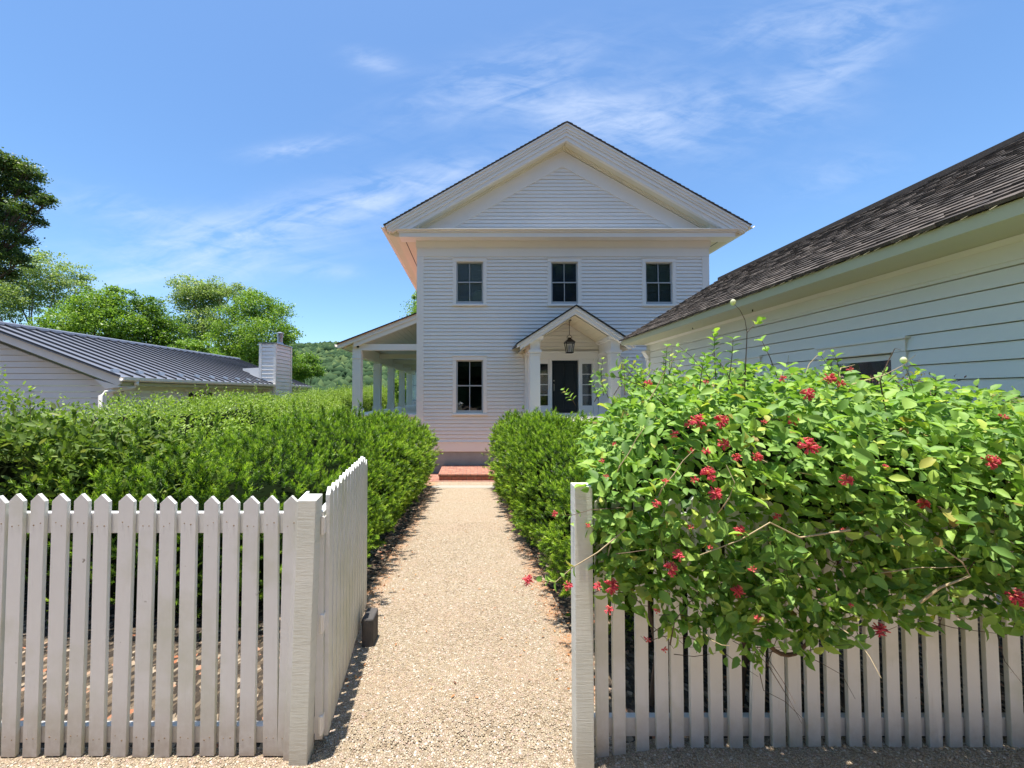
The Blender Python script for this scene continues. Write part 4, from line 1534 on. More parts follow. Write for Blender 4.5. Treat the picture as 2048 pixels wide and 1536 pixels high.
def nailed(mb, x, lean, y, parent, zoff=0.0):
    nf_ = len(mb.f)
    for z in NAIL_Z:
        for dx in (-0.016, 0.015):
            a, b = x + dx + lean * z + random.uniform(-.003, .003), z + zoff + random.uniform(-0.012, 0.012)
            r_ = random.uniform(0.0028, 0.0045)
            mb.tube([(a, y - 0.0005, b), (a, y + 0.004, b)], r_, 6)
    o = mb.build('picket', 'fence_paint', parent, bevel=0.0015)
    o.data.materials.append(MATS['vine_stem'])
    for p in o.data.polygons:
        if p.index >= nf_:
            p.material_index = 1
    return o


lf = thing('picket_fence', (-2.2, FY, 0), 'white picket fence left of the gravel path, before the dark shrubs', 'fence', 'picket fences either side of the gate opening')
peaks = [2, 37, 80, 123.5, 166.5, 206.6, 256, 297, 338, 380, 425, 464, 504, 543.5, 584.4]
tops = [985, 981, 981, 981, 981, 982, 982, 982, 986, 986, 986, 985, 986, 985, 985]
bots = [22 - 40, 20, 63, 108, 151, 195, 239, 283, 326, 371, 416, 455, 495, 542, 571]
bx = [at(b, 1503, FY).x for b in bots]
for i, (p, t_, b_) in enumerate(zip(peaks, tops, bx)):
    a = at(p, t_ + 6, FY)
    zb = 0.004
    le = (a.x - b_) / (a.z - zb)
    le = max(-0.015, min(0.03, le))
    nailed(picket_mb(a.x - le * (a.z - zb), FY, zb + random.uniform(0, 0.008), a.z, w=0.0715 + random.uniform(-0.003, 0.003), th=0.019, lean=le), a.x - le * a.z, le, FY - 0.0105, lf)
for i in range(10):
    x = -2.34 - 0.104 * (i + 1)
    picket_mb(x, FY, 0.005, 1.255, w=0.078).build('picket', 'fence_paint', lf, bevel=0.002)
for z0_, z1_ in ((1.065, 1.165), (0.055, 0.135)):
    MB().box(-3.45, -0.85, FY + 0.012, FY + 0.045, z0_, z1_).build('rail', 'fence_paint', lf, bevel=0.003)
pb, ptp = at(594, 1515, 1.925), at(614, 1001, 1.925)
hw = 0.0435
mbq = MB().hexa([(pb.x - hw, 1.925, -0.1), (pb.x + hw, 1.925, -0.1), (pb.x + hw, 2.01, -0.1), (pb.x - hw, 2.01, -0.1),
                 (ptp.x - hw, 1.925, ptp.z), (ptp.x + hw, 1.925, ptp.z), (ptp.x + hw, 2.01, ptp.z + 0.012), (ptp.x - hw, 2.01, ptp.z + 0.012)])
mbq.build('post', 'rough_post_paint', lf, bevel=0.003)
MB().hexa([(pb.x - hw - 0.035, 1.95, 0), (pb.x - hw - 0.003, 1.95, 0), (pb.x - hw - 0.003, 2.07, 0), (pb.x - hw - 0.035, 2.07, 0),
           (ptp.x - hw - 0.018, 1.95, ptp.z - 0.01), (ptp.x - hw - 0.003, 1.95, ptp.z - 0.01), (ptp.x - hw - 0.003, 2.07, ptp.z + 0.01), (ptp.x - hw - 0.018, 2.07, ptp.z + 0.01)]).build('nailing_board', 'fence_paint', lf, bevel=0.002)

# gate leaf, swung open along the path
ga = math.atan((VX - 857) / FOC)
gdir = Vector((-math.sin(ga), math.cos(ga), 0))
gout = Vector((math.cos(ga), math.sin(ga), 0))
GH = Vector((pb.x + hw + 0.045, 2.005, 0))
gate = thing('garden_gate', tuple(GH), 'white picket gate standing open against the left hedge', 'gate')
n = 14
def gate_box(s0, s1, o0, o1, z0_, z1_):
    q = []
    for z in (z0_, z1_):
        for s_, o_ in ((s0, o0), (s0, o1), (s1, o1), (s1, o0)):
            p = GH + gdir * s_ + gout * o_
            q.append((p.x, p.y, z))
    return q
for k in range(n):
    s = 0.06 + k * 0.091
    zt = 1.275 - (0.02 if k == 12 else 0.05 if k == 13 else 0) + random.uniform(-0.004, 0.004)
    zb = 0.05 + random.uniform(0, 0.01)
    h = 0.036
    vs = []
    for o_ in (0.0, 0.021):
        for a, z in ((-h, zb), (h, zb), (h, zt - 0.035), (0, zt), (-h, zt - 0.035)):
            p = GH + gdir * (s + a) + gout * o_
            vs.append((p.x, p.y, z))
    fs = [(0, 1, 2, 3, 4), (9, 8, 7, 6, 5)] + [((i + 1) % 5, i, i + 5, (i + 1) % 5 + 5) for i in range(5)]
    MB().add(vs, fs).build('picket', 'fence_paint', gate, bevel=0.002)
for z0_, z1_ in ((1.08, 1.17), (0.12, 0.21)):
    MB().hexa(gate_box(0.0, 1.3, -0.034, -0.002, z0_, z1_)).build('rail', 'fence_paint', gate, bevel=0.003)
mb = MB().hexa(gate_box(-0.005, 0.03, -0.036, 0.0, 0.06, 1.168))
mb.build('stile', 'fence_paint', gate, bevel=0.002)
mb = MB()
q0, q1 = GH + gdir * 0.05 + gout * -0.05, GH + gdir * 1.28 + gout * -0.05
mb.tube([(q0.x, q0.y, 0.16), (q1.x, q1.y, 1.1)], 0.022, 4)
mb.build('brace', 'fence_paint', gate)
for z_ in (1.1, 0.62, 0.13):
    hgm = MB()
    hgm.tube([(GH.x - 0.006, GH.y - 0.008, z_ - 0.045), (GH.x - 0.006, GH.y - 0.008, z_ + 0.045)], 0.008, 8)
    hgm.box(GH.x - 0.043, GH.x - 0.006, GH.y - 0.007, GH.y - 0.003, z_ - 0.04, z_ + 0.04)
    hgm.hexa(gate_box(-0.012, 0.03, 0.0, 0.004, z_ - 0.04, z_ + 0.04))
    hgm.build('hinge', 'trim_paint', gate)
bp_ = at(736, 1283, 2.9)
MB().box(bp_.x - 0.040, bp_.x + 0.043, 2.87, 3.03, gz(2.9) - 0.01, gz(2.9) + 0.205).build(
    'gate_stop', 'block_stone', None, bevel=0.012, label='dark stone block standing on the gravel against the open gate', cat='block')

# right fence
rf = thing('picket_fence', (2.2, FY, 0.03), 'white picket fence right of the gravel path, beneath the flowering honeysuckle', 'fence', 'picket fences either side of the gate opening')
rp0 = [(325, 378), (393, 445), (485, 540), (565, 620), (625, 680), (702, 760), (780, 838), (858, 915), (940, 1000), (1028, 1088), (1095, 1155), (1170, 1230), (1250, 1310),
       (1335, 1395), (1412, 1475), (1490, 1555), (1572, 1635), (1655, 1720), (1737, 1797), (1817, 1877), (1895, 1960), (1985, 2047)]
rb_ = [1507, 1505, 1500, 1497, 1493, 1484, 1482, 1482, 1481, 1482, 1483, 1484, 1485, 1486, 1486, 1486, 1487, 1487, 1487, 1487, 1487, 1487]
for i, ((a, b), yb) in enumerate(zip(rp0, rb_)):
    pxa = 1030 + (a + b) / 2 / 2.0118
    g_ = at(pxa, yb, FY)
    zb = mound(g_.x, FY) - 0.01
    le = [0.0, 0.0, 0.0, 0.0, 0.0, 0, 0, 0.0, 0.035, 0, -0.004, -0.004, -0.004, -0.006, -0.008, -0.008, -0.01, -0.012, -0.012, -0.012, -0.014, -0.014][i]
    picket_mb(g_.x, FY, zb, 1.25 + random.uniform(-0.01, 0.01), w=0.060 if i < 5 else 0.062, th=0.021, lean=le).build('picket', 'fence_paint', rf, bevel=0.002)
for i in range(9):
    picket_mb(g_.x + 0.1 * (i + 1), FY, 0.04, 1.25, w=0.074).build('picket', 'fence_paint', rf, bevel=0.002)
for z0_, z1_ in ((1.06, 1.16), (0.085, 0.175)):
    MB().box(0.58, 3.8, FY + 0.0125, FY + 0.045, z0_, z1_).build('rail', 'fence_paint', rf, bevel=0.003)
rpl, rpr = at(1152.8, 1524, 1.90).x, at(1189, 1524, 1.90).x
MB().box(rpl, rpr, 1.90, 1.985, -0.1, at(1160, 969, 1.94).z).build('post', 'rough_post_paint', rf, bevel=0.003)

# ------------------------------------------------------------------ foliage helpers
def frames(dirs, twist):
    """orthonormal frames along unit directions, turned by twist"""
    d = dirs / np.linalg.norm(dirs, axis=1, keepdims=True)
    up = np.tile(np.array([[0.0, 0.0, 1.0]]), (len(d), 1))
    bad = np.abs(d[:, 2]) > 0.95
    up[bad] = (1, 0, 0)
    s = np.cross(d, up)
    s /= np.linalg.norm(s, axis=1, keepdims=True)
    n = np.cross(s, d)
    c, si = np.cos(twist)[:, None], np.sin(twist)[:, None]
    s2 = s * c + n * si
    n2 = -s * si + n * c
    return d, s2, n2


RHOMB = (np.array([(0, 0, 0), (0.45, 0.5, 0.06), (1, 0, 0), (0.45, -0.5, 0.06)]), np.array([(0, 3, 2, 1)]))
NEEDLE = (np.array([(0, -0.5, 0), (0, 0.5, 0), (1, 0.2, 0), (1, -0.2, 0)]), np.array([(0, 3, 2, 1)]))
LEAF6 = (np.array([(0, 0, 0), (0.25, 0.42, 0.05), (0.68, 0.40, 0.04), (1, 0, -0.06), (0.68, -0.40, 0.04), (0.25, -0.42, 0.05)]),
         np.array([(0, 3, 2, 1), (0, 5, 4, 3)]))
OVAL = (np.array([(0, 0, 0), (0.16, 0.30, 0.08), (0.42, 0.5, 0.15), (0.74, 0.34, 0.08), (1, 0, -0.12), (0.74, -0.34, 0.06), (0.42, -0.5, 0.12), (0.16, -0.30, 0.07),
                  (0.2, 0, 0.0), (0.5, 0, 0.0), (0.78, 0, -0.03)]),
        np.array([(0, 8, 1, 1), (8, 9, 2, 1), (9, 10, 3, 2), (10, 4, 3, 3), (0, 7, 8, 8), (8, 7, 6, 9), (9, 6, 5, 10), (10, 5, 4, 4)]))


def cards(P, dirs, twist, L, Wd, tmpl):
    tv, tf = tmpl
    d, s, n = frames(dirs, twist)
    L = L[:, None, None]
    Wd = Wd[:, None, None]
    V_ = P[:, None, :] + d[:, None, :] * tv[None, :, 0:1] * L + s[:, None, :] * tv[None, :, 1:2] * Wd + n[:, None, :] * tv[None, :, 2:3] * L
    k = len(tv)
    F_ = (np.arange(len(P))[:, None, None] * k + tf[None]).reshape(-1, tf.shape[1])
    return V_.reshape(-1, 3), F_


def cards_mesh(name, parts, smooth=False):
    vs, fs, b = [], [], 0
    if len(parts[0]) == 3:
        tone = np.concatenate([p_[2] for p_ in parts]).astype(np.float32)
        me = cards_mesh(name, [(p_[0], p_[1]) for p_ in parts], smooth)
        at_ = me.attributes.new('tone', 'FLOAT', 'POINT')
        at_.data.foreach_set('value', tone)
        return me
    for v, f in parts:
        vs.append(v)
        fs.append(f + b)
        b += len(v)
    V_ = np.concatenate(vs)
    F_ = np.concatenate(fs)
    deg = F_[:, 2] == F_[:, 3] if F_.shape[1] == 4 else np.zeros(len(F_), bool)
    if deg.any():      # triangles written as quads with a doubled corner
        tri = np.concatenate([F_[deg][:, :3], F_[~deg][:, [0, 1, 2]], F_[~deg][:, [0, 2, 3]]])
        return np_mesh(name, V_, tri, smooth)
    return np_mesh(name, V_, F_, smooth)


def unit(n):
    v = rng.normal(size=(n, 3))
    return v / np.linalg.norm(v, axis=1, keepdims=True)


def nz(p, s, seed=0.0):
    return np.array([noise.noise(Vector((a * s + seed, b * s, c * s))) for a, b, c in p])


def sprigs(P, dirs, slen, nneedle, nl, nw):
    """yew tufts: needles standing all round each short shoot"""
    n = len(P)
    d, s, nn_ = frames(dirs, rng.uniform(0, 2 * np.pi, n))
    t = np.linspace(0.0, 1.0, nneedle)
    ang = np.arange(nneedle) * 2.4
    base = P[:, None, :] + d[:, None, :] * (slen[:, None] * t[None])[:, :, None]
    lean = (0.45 + 1.1 * t ** 2)[None, :, None]
    rad = s[:, None, :] * np.cos(ang)[None, :, None] + nn_[:, None, :] * np.sin(ang)[None, :, None] * 0.7
    nd_ = d[:, None, :] * lean + rad * (1.1 - 0.5 * t ** 2)[None, :, None]
    B = base.reshape(-1, 3)
    Dn = nd_.reshape(-1, 3)
    L = np.full(len(B), nl) * rng.uniform(0.75, 1.2, len(B))
    V_, F_ = cards(B, Dn, rng.uniform(-1.5, 1.5, len(B)), L, np.full(len(B), nw), NEEDLE)
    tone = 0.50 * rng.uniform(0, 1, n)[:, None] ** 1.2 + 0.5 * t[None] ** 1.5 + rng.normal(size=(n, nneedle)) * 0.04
    return V_, F_, np.repeat(tone.reshape(-1), 4)


# cross-section of a hedge: superellipse between ground lift and top
def hedge_surface(n, ya, yb, cx, hwid, ztop, zlow, endr=0.5, power=0.75, th0=-0.15, th1=1.15, bulge=0.12, seed=0.0):
    y = rng.uniform(ya, yb, n)
    th = rng.uniform(th0, th1, n) * np.pi
    e = np.minimum(np.minimum((y - ya) / endr, (yb - y) / endr), 1.0)
    e = np.sqrt(np.clip(1 - (1 - e) ** 2, 0.0, 1))
    C = np.array([cx(v) for v in y])
    A = np.array([hwid(v) for v in y])
    T = np.array([ztop(v) for v in y])
    G = np.array([zlow(v) for v in y])
    zc_ = (T + G) / 2
    H = (T - G) / 2
    co, si = np.cos(th), np.sin(th)
    co_ = np.sign(co) * np.abs(co) ** power
    si_ = np.sign(si) * np.abs(si) ** power
    x = C + A * co_ * (0.25 + 0.75 * e)
    z = zc_ + H * si_ * (0.75 + 0.25 * e)
    # the two ends of the hedge
    ne = n // 12
    pick = rng.choice(n, ne, replace=False)
    q = rng.uniform(0, 1, ne) ** 0.5
    lo_end = rng.uniform(size=ne) < 0.7
    yend = np.where(lo_end, ya, yb)
    Ce = np.array([cx(v) for v in yend])
    x[pick] = Ce + A[pick] * co_[pick] * q * 0.85
    z[pick] = zc_[pick] + H[pick] * si_[pick] * q * 0.95
    y[pick] = yend + np.where(lo_end, 1, -1) * (q ** 2 * 0.12)
    co = co.copy()
    si = si.copy()
    co[pick] *= 0.2
    si[pick] *= 0.2
    P = np.stack([x, y, z], 1)
    N = np.stack([co * 1.0, np.where(y - ya < endr, -(1 - e), np.where(yb - y < endr, (1 - e), 0)) * 1.5, si], 1)
    N /= np.linalg.norm(N, axis=1, keepdims=True)
    b = nz(P, 2.3, seed) * bulge + nz(P, 6.5, seed + 5) * bulge * 0.9 + nz(P, 13.0, seed + 9) * bulge * 0.35
    P = P + N * b[:, None]
    return P, N


def hedge_shade_core(name, ya, yb, cx, hwid, ztop, zlow, parent, inset=0.20, mat='hedge_shade_core'):
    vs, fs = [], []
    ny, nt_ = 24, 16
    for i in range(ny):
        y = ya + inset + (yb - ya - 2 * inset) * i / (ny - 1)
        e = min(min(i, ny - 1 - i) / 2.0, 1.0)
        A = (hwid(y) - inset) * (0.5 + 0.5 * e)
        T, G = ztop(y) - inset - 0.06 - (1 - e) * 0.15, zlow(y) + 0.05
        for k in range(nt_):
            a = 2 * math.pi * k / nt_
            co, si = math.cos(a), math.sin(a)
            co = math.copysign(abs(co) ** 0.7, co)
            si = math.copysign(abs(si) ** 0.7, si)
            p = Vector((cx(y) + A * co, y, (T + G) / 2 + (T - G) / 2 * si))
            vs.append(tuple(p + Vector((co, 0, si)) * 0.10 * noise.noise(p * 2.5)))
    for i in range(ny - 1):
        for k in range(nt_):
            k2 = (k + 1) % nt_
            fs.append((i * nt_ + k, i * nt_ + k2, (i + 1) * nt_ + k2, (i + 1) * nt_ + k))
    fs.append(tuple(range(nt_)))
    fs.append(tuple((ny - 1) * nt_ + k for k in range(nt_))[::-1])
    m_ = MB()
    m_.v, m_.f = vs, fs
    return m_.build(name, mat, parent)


def hedge_stems(parent, ya, yb, cx, hwid, zlow, n):
    m_ = MB()
    for k in range(n):
        y = random.uniform(ya + 0.2, yb - 0.2)
        x = cx(y) + random.uniform(-0.75, 0.75) * hwid(y)
        zg = gz(y) - 0.02
        p = [Vector((x, y, zg))]
        for j in range(3):
            p.append(p[-1] + Vector((random.uniform(-.08, .08), random.uniform(-.08, .08), random.uniform(0.15, 0.25))))
        r = random.uniform(0.008, 0.02)
        m_.tube(p, [r, r * .9, r * .75, r * .5], 5)
    return m_.build('stems', 'bark', parent)


# fallen leaves and needles along the path
nl_ = 900
ly = rng.uniform(2.1, 9.5, nl_)
lsd = np.where(rng.uniform(size=nl_) < 0.55, 1, -1)
lx = np.array([path_c(v) for v in ly]) + lsd * (PW + 0.05 - np.abs(rng.normal(size=nl_)) * 0.14)
m_ = rng.uniform(size=nl_) < 0.12
lx = np.where(m_, np.array([path_c(v) for v in ly]) + rng.uniform(-PW, PW, nl_), lx)
lz = np.array([gz(v) for v in ly]) + 0.018
leaf_mat('dry_leaves', [(0, (0.12, 0.05, 0.025)), (0.5, (0.40, 0.15, 0.05)), (1, (0.60, 0.30, 0.12))], 0.1)
link('fallen_leaves', cards_mesh('fallen_leaves', [cards(np.stack([lx, ly, lz], 1), unit(nl_) * np.array([1, 1, 0.12]), rng.normal(size=nl_) * 0.3, rng.uniform(0.015, 0.035, nl_), rng.uniform(0.006, 0.014, nl_), LEAF6)]),
     'dry_leaves', label='dry orange-brown leaf litter scattered along the gravel path edges', cat='leaf litter', kind='stuff')

# ------------------------------------------------------------------ yew hedges
def make_yew(nm, label, ya, yb, cx, hwid, ztop, zlow, n_near, th0, th1, shoots, seed):
    h = thing(nm, (cx(ya + 1), (ya + yb) / 2, gz((ya + yb) / 2)), label, 'hedge', 'yew hedges lining the gravel path')
    parts = []
    P, N = hedge_surface(n_near, ya, yb, cx, hwid, ztop, zlow, seed=seed, th0=th0, th1=th1, bulge=0.17)
    clump = nz(P, 7.5, seed + 20)
    P = P + N * (np.clip(clump, -0.5, 0.5) * 0.26 + rng.uniform(-0.05, 0.02, len(P)))[:, None]
    keep = (clump > -0.17) | (rng.uniform(size=len(P)) < 0.22)
    P, N = P[keep], N[keep]
    dirs = N * 0.75 + unit(len(P)) * 0.5 + np.array([0, 0, 0.55])
    near = P[:, 1] < 5.2
    for msk, sl, nn_, nl, nw in ((near, 0.055, 22, 0.030, 0.0060), (~near, 0.070, 16, 0.042, 0.0100)):
        if msk.any():
            k = msk.sum()
            parts.append(sprigs(P[msk], dirs[msk], rng.uniform(0.6, 1.4, k) * sl, nn_, nl, nw))
    # upright plumes above the clipped surface
    Ps, Ns = hedge_surface(shoots, ya, yb, cx, hwid, ztop, zlow, seed=seed, th0=0.05, th1=0.95)
    for k in range(shoots):
        b = Ps[k]
        dr_ = Ns[k] * 0.35 + np.array([0, 0, 1.0]) + unit(1)[0] * 0.2
        dr_ /= np.linalg.norm(dr_)
        ln = rng.uniform(0.06, 0.18) if k % 4 else rng.uniform(0.2, 0.42) * (1.0 if b[1] < 5.5 else 0.45)
        m = int(10 + ln * 60)
        t = np.linspace(0, 1, m)
        wdt = (1 - t) * ln * 0.28
        Q = b[None] + dr_[None] * (t * ln)[:, None] + unit(m) * np.array([1, 1, 0.3]) * wdt[:, None] * 0.5
        dd_ = dr_[None] * 0.7 + unit(m) * np.array([1, 1, 0.3]) * (0.25 + (1 - t))[:, None] * 0.8
        parts.append(sprigs(Q, dd_, np.full(m, 0.05), 12, 0.026, 0.006))
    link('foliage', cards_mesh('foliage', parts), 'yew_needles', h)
    hedge_shade_core('shade_hull', ya, yb, cx, hwid, ztop, zlow, h)
    hedge_stems(h, ya, yb, cx, hwid, zlow, 40)
    return h


def lcx(y):
    edge = path_c(y) - PW - 0.07          # the face beside the path
    return edge - lhw(y) + 0.02


def lhw(y):
    return 0.98 - 0.02 * max(0, y - 5) + 0.35 * max(0, min(1, 4.6 - y))


make_yew('yew_hedge', 'dark green yew hedge along the left side of the gravel path', 2.95, 10.35, lcx, lhw,
         lambda y: 1.24 + 0.09 * math.sin(y * 1.3) - 0.17 * max(0, min(1, (y - 6) / 3)), lambda y: gz(y) + 0.10, 12500, -0.3, 1.1, 240, 1.0)


def rhw(y):
    return 0.72 if y > 3.2 else 0.6


def rcx(y):
    edge = path_c(y) + PW + 0.03 - 0.022 * (y - 3)
    return edge + rhw(y)


make_yew('yew_hedge', 'green yew hedge along the right side of the gravel path, under the portico', 2.75, 10.4, rcx, rhw,
         lambda y: 1.16 + 0.06 * math.sin(y * 1.1 + 1), lambda y: gz(y) + 0.05, 11500, -0.1, 1.3, 200, 2.0)


# ------------------------------------------------------------------ broadleaf hedges on the left
def make_leafy(nm, label, mat, ya, yb, cx, hwid, ztop, zlow, n, L0, L1, seed, shoots=0, th0=-0.2, th1=1.2, clump=6):
    h = thing(nm, (cx((ya + yb) / 2), (ya + yb) / 2, gz((ya + yb) / 2)), label, 'hedge')
    P, N = hedge_surface(n // clump, ya, yb, cx, hwid, ztop, zlow, seed=seed, th0=th0, th1=th1, bulge=0.16)
    P = P + N * rng.uniform(-0.18, 0.03, len(P))[:, None]
    Q = np.repeat(P, clump, 0) + rng.normal(size=(len(P) * clump, 3)) * 0.035
    NN = np.repeat(N, clump, 0)
    dirs = NN * 0.5 + unit(len(Q)) * 0.9 + np.array([0, 0, 0.35])
    parts = [cards(Q, dirs, rng.uniform(-1.3, 1.3, len(Q)), rng.uniform(L0, L1, len(Q)), rng.uniform(L0, L1, len(Q)) * 0.5, LEAF6)]
    stems = MB()
    if shoots:
        Ps, Ns = hedge_surface(shoots, ya, yb, cx, hwid, ztop, zlow, seed=seed, th0=0.2, th1=0.8)
        for k in range(shoots):
            ln = rng.uniform(0.1, 0.3)
            dr_ = np.array([rng.uniform(-.25, .25), rng.uniform(-.25, .25), 1.0])
            m = int(ln / 0.022)
            t = np.linspace(0, 1, m)
            Qs = Ps[k][None] + dr_[None] * (t * ln)[:, None]
            ds = unit(m) * 0.8 + dr_[None] * 0.6
            parts.append(cards(Qs, ds, rng.uniform(-1, 1, m), np.full(m, L1 * 0.85), np.full(m, L1 * 0.42), LEAF6))
            stems.tube([tuple(Ps[k] - dr_ * 0.1), tuple(Ps[k] + dr_ * ln)], [0.003, 0.0015], 3)
    link('foliage', cards_mesh('foliage', parts), mat, h)
    if shoots:
        stems.build('shoots', 'tan_stem', h)
    hedge_shade_core('shade_hull', ya, yb, cx, hwid, ztop, zlow, h)
    hedge_stems(h, ya, yb, cx, hwid, zlow, 30)
    return h


make_leafy('privet_hedge', 'tall light green privet hedge in front of the low annex, behind the yews', 'privet_leaves', 3.9, 23.0,
           lambda y: -4.75 - 0.022 * y, lambda y: 1.75 - 0.85 * max(0, min(1, (y - 10.5) / 2.5)),
           lambda y: 1.40 + 0.26 * min(1, max(0, (y - 4.2) / 2.6)) + 0.46 * min(1, max(0, (y - 9.5) / 13)) + 0.04 * math.sin(y * 2), lambda y: gz(y) + 0.2, 120000, 0.035, 0.055, 4.0, 160)
make_leafy('broadleaf_shrub', 'dark broad-leaved shrub behind the leftmost fence pickets', 'shrub_leaves', 3.05, 4.2,
           lambda y: -3.75, lambda y: 1.15, lambda y: 1.42, lambda y: 0.30, 15000, 0.05, 0.085, 9.0, 20)

# ------------------------------------------------------------------ honeysuckle
HYC, HYR = 2.46, 0.80


def hs_top(x):
    pts = [(0.35, 1.30), (0.55, 1.62), (0.9, 1.80), (1.3, 1.86), (1.7, 1.86), (2.2, 1.80), (2.7, 1.74), (3.1, 1.68), (3.7, 1.64), (4.4, 1.6)]
    return np.interp(x, [p[0] for p in pts], [p[1] for p in pts])


def hs_low(x):
    pts = [(0.35, 1.05), (0.55, 0.90), (0.72, 0.78), (1.0, 0.66), (1.3, 0.58), (1.5, 0.62), (1.7, 0.80), (2.0, 0.78), (2.6, 0.82), (3.2, 0.74), (4.4, 0.7)]
    return np.interp(x, [p[0] for p in pts], [p[1] for p in pts])


def hs_surface(n, jit=0.0):
    x = rng.uniform(0.47, 4.3, n)
    th = rng.uniform(-0.46, 1.12, n) * np.pi
    T, G = hs_top(x), hs_low(x)
    zc_, H = (T + G) / 2, (T - G) / 2
    e = np.clip((x - 0.40) / 0.55, 0, 1)
    e = np.sqrt(1 - (1 - e) ** 2)
    co, si = np.cos(th), np.sin(th)
    cod = np.where((si < 0) & (co > 0), np.maximum(co, 0.88 - 0.25 * (1 - e)), co)
    y = HYC - HYR * np.sign(cod) * np.abs(cod) ** 0.8 * (0.25 + 0.75 * e) * np.where(co > 0, 1, 0.9)
    z = zc_ + H * np.sign(si) * np.abs(si) ** 0.85 * (0.45 + 0.55 * e)
    x = x + np.clip(y - 1.75, 0, 2) * 0.30 * np.clip((1.6 - x) / 1.0, 0, 1)
    P = np.stack([x, y, z], 1)
    N = np.stack([-(1 - e) * 1.2, -co, si], 1)
    N /= np.linalg.norm(N, axis=1, keepdims=True)
    b = nz(P, 2.6, 11) * 0.085 + nz(P, 7, 3) * 0.05
    return P + N * b[:, None], N


bush = thing('honeysuckle_bush', (2.2, HYC, 0), 'big honeysuckle with pink-red flower clusters spilling over the right picket fence', 'shrub')
NB = 11500
P, N = hs_surface(NB)
P = P + N * (rng.uniform(-0.26, 0.05, NB))[:, None]
parts = []
dirs0 = N * 0.35 + unit(NB) * 0.85 + np.array([0, 0, 0.15])
dirs0 /= np.linalg.norm(dirs0, axis=1, keepdims=True)
ax = N * 0.6 + np.array([0, -0.1, 0.55]) + unit(NB) * 0.45      # shoot axis; the two leaves stand opposite
ax /= np.linalg.norm(ax, axis=1, keepdims=True)
Ls = rng.uniform(0.032, 0.076, NB) * np.where(rng.uniform(size=NB) < 0.12, 1.25, 1.0)
for sg in (1, -1):
    side = np.cross(ax, dirs0)
    side /= np.linalg.norm(side, axis=1, keepdims=True)
    dv = side * sg + ax * rng.uniform(0.05, 0.7, (NB, 1)) + unit(NB) * 0.2
    # leaf planes face the shoot's axis: compute the twist that puts the blade normal along the axis
    d, s_, n_ = frames(dv, np.zeros(NB))
    tw = np.arctan2(-(ax * s_).sum(1), (ax * n_).sum(1)) + rng.normal(size=NB) * 0.55
    parts.append(cards(P + side * sg * 0.004, dv, tw, Ls, Ls * rng.uniform(0.48, 0.66, NB), OVAL))
stem_mb = MB()
tan_mb = MB()


def leaf_pair(p, d_, L, spread=0.6):
    p = np.array(p, float)
    d_ = np.array(d_, float)
    d_ /= np.linalg.norm(d_)
    r = unit(1)[0]
    sd = np.cross(d_, r)
    sd /= np.linalg.norm(sd)
    for sg in (1, -1):
        dv = (sd * sg + d_ * spread)[None]
        d2, s2, n2 = frames(dv, np.zeros(1))
        tw = np.arctan2(-(d_[None] * s2).sum(1), (d_[None] * n2).sum(1))
        parts.append(cards(p[None], dv, tw, np.array([L]), np.array([L * 0.6]), OVAL))


def shoot(pts, dep, r=0.003, nleaf=6, L=0.05, mbt=None, tip=True):
    """a long bare shoot given by places of the photo at depths"""
    W3 = [at(a, b, d_) for (a, b), d_ in zip(pts, dep)]
    (mbt or stem_mb).tube(W3, [r * (1 - 0.6 * i / max(1, len(W3) - 1)) for i in range(len(W3))], 5)
    for k in range(nleaf):
        t = 0.35 + 0.65 * (k + 1) / nleaf if nleaf > 1 else 1.0
        f = t * (len(W3) - 1)
        i = min(int(f), len(W3) - 2)
        p = W3[i].lerp(W3[i + 1], f - i)
        leaf_pair(p, W3[i + 1] - W3[i] + Vector((0, 0, 0.01)), L * random.uniform(0.7, 1.15))


shoot([(1487, 850), (1490, 760), (1494, 665), (1490, 640)], [2.1, 2.08, 2.06, 2.05], 0.0035, 0)
shoot([(1494, 665), (1508, 650), (1520, 640)], [2.06, 2.05, 2.04], 0.002, 3, 0.045)
shoot([(1490, 640), (1480, 620), (1468, 608)], [2.05, 2.04, 2.03], 0.002, 1, 0.035)
shoot([(1560, 770), (1540, 715), (1524, 682)], [2.2, 2.2, 2.2], 0.003, 2, 0.06)
shoot([(1432, 760), (1428, 700), (1430, 665)], [2.3, 2.3, 2.3], 0.003, 5, 0.05)
shoot([(1775, 850), (1760, 760), (1780, 715), (1790, 697), (1802, 700)], [1.95, 1.93, 1.92, 1.91, 1.90], 0.0035, 0)
shoot([(1830, 790), (1818, 750), (1808, 728)], [1.95, 1.95, 1.95], 0.002, 1, 0.04)
shoot([(1330, 810), (1290, 775), (1240, 755), (1190, 748)], [2.0, 2.0, 2.0, 2.0], 0.003, 7, 0.045)
shoot([(1290, 775), (1255, 742), (1235, 735)], [2.0, 2.0, 2.0], 0.002, 4, 0.045)
shoot([(1250, 1060), (1195, 1105), (1145, 1135), (1110, 1165), (1085, 1160)], [1.75, 1.72, 1.7, 1.7, 1.7], 0.003, 5, 0.045, tan_mb)
shoot([(1250, 1015), (1180, 1020), (1145, 1030), (1120, 1030)], [1.8, 1.78, 1.76, 1.76], 0.002, 4, 0.035)
shoot([(1700, 1060), (1600, 1075), (1540, 1045), (1480, 1080), (1400, 1110)], [1.62, 1.6, 1.6, 1.6, 1.62], 0.004, 2, 0.04, tan_mb)
shoot([(1840, 1205), (1880, 1175), (1940, 1152), (1925, 1125), (1885, 1095)], [1.66, 1.62, 1.6, 1.6, 1.62], 0.0055, 1, 0.05, tan_mb)
shoot([(1340, 1290), (1350, 1240), (1400, 1180)], [1.72, 1.7, 1.66], 0.003, 5, 0.05)
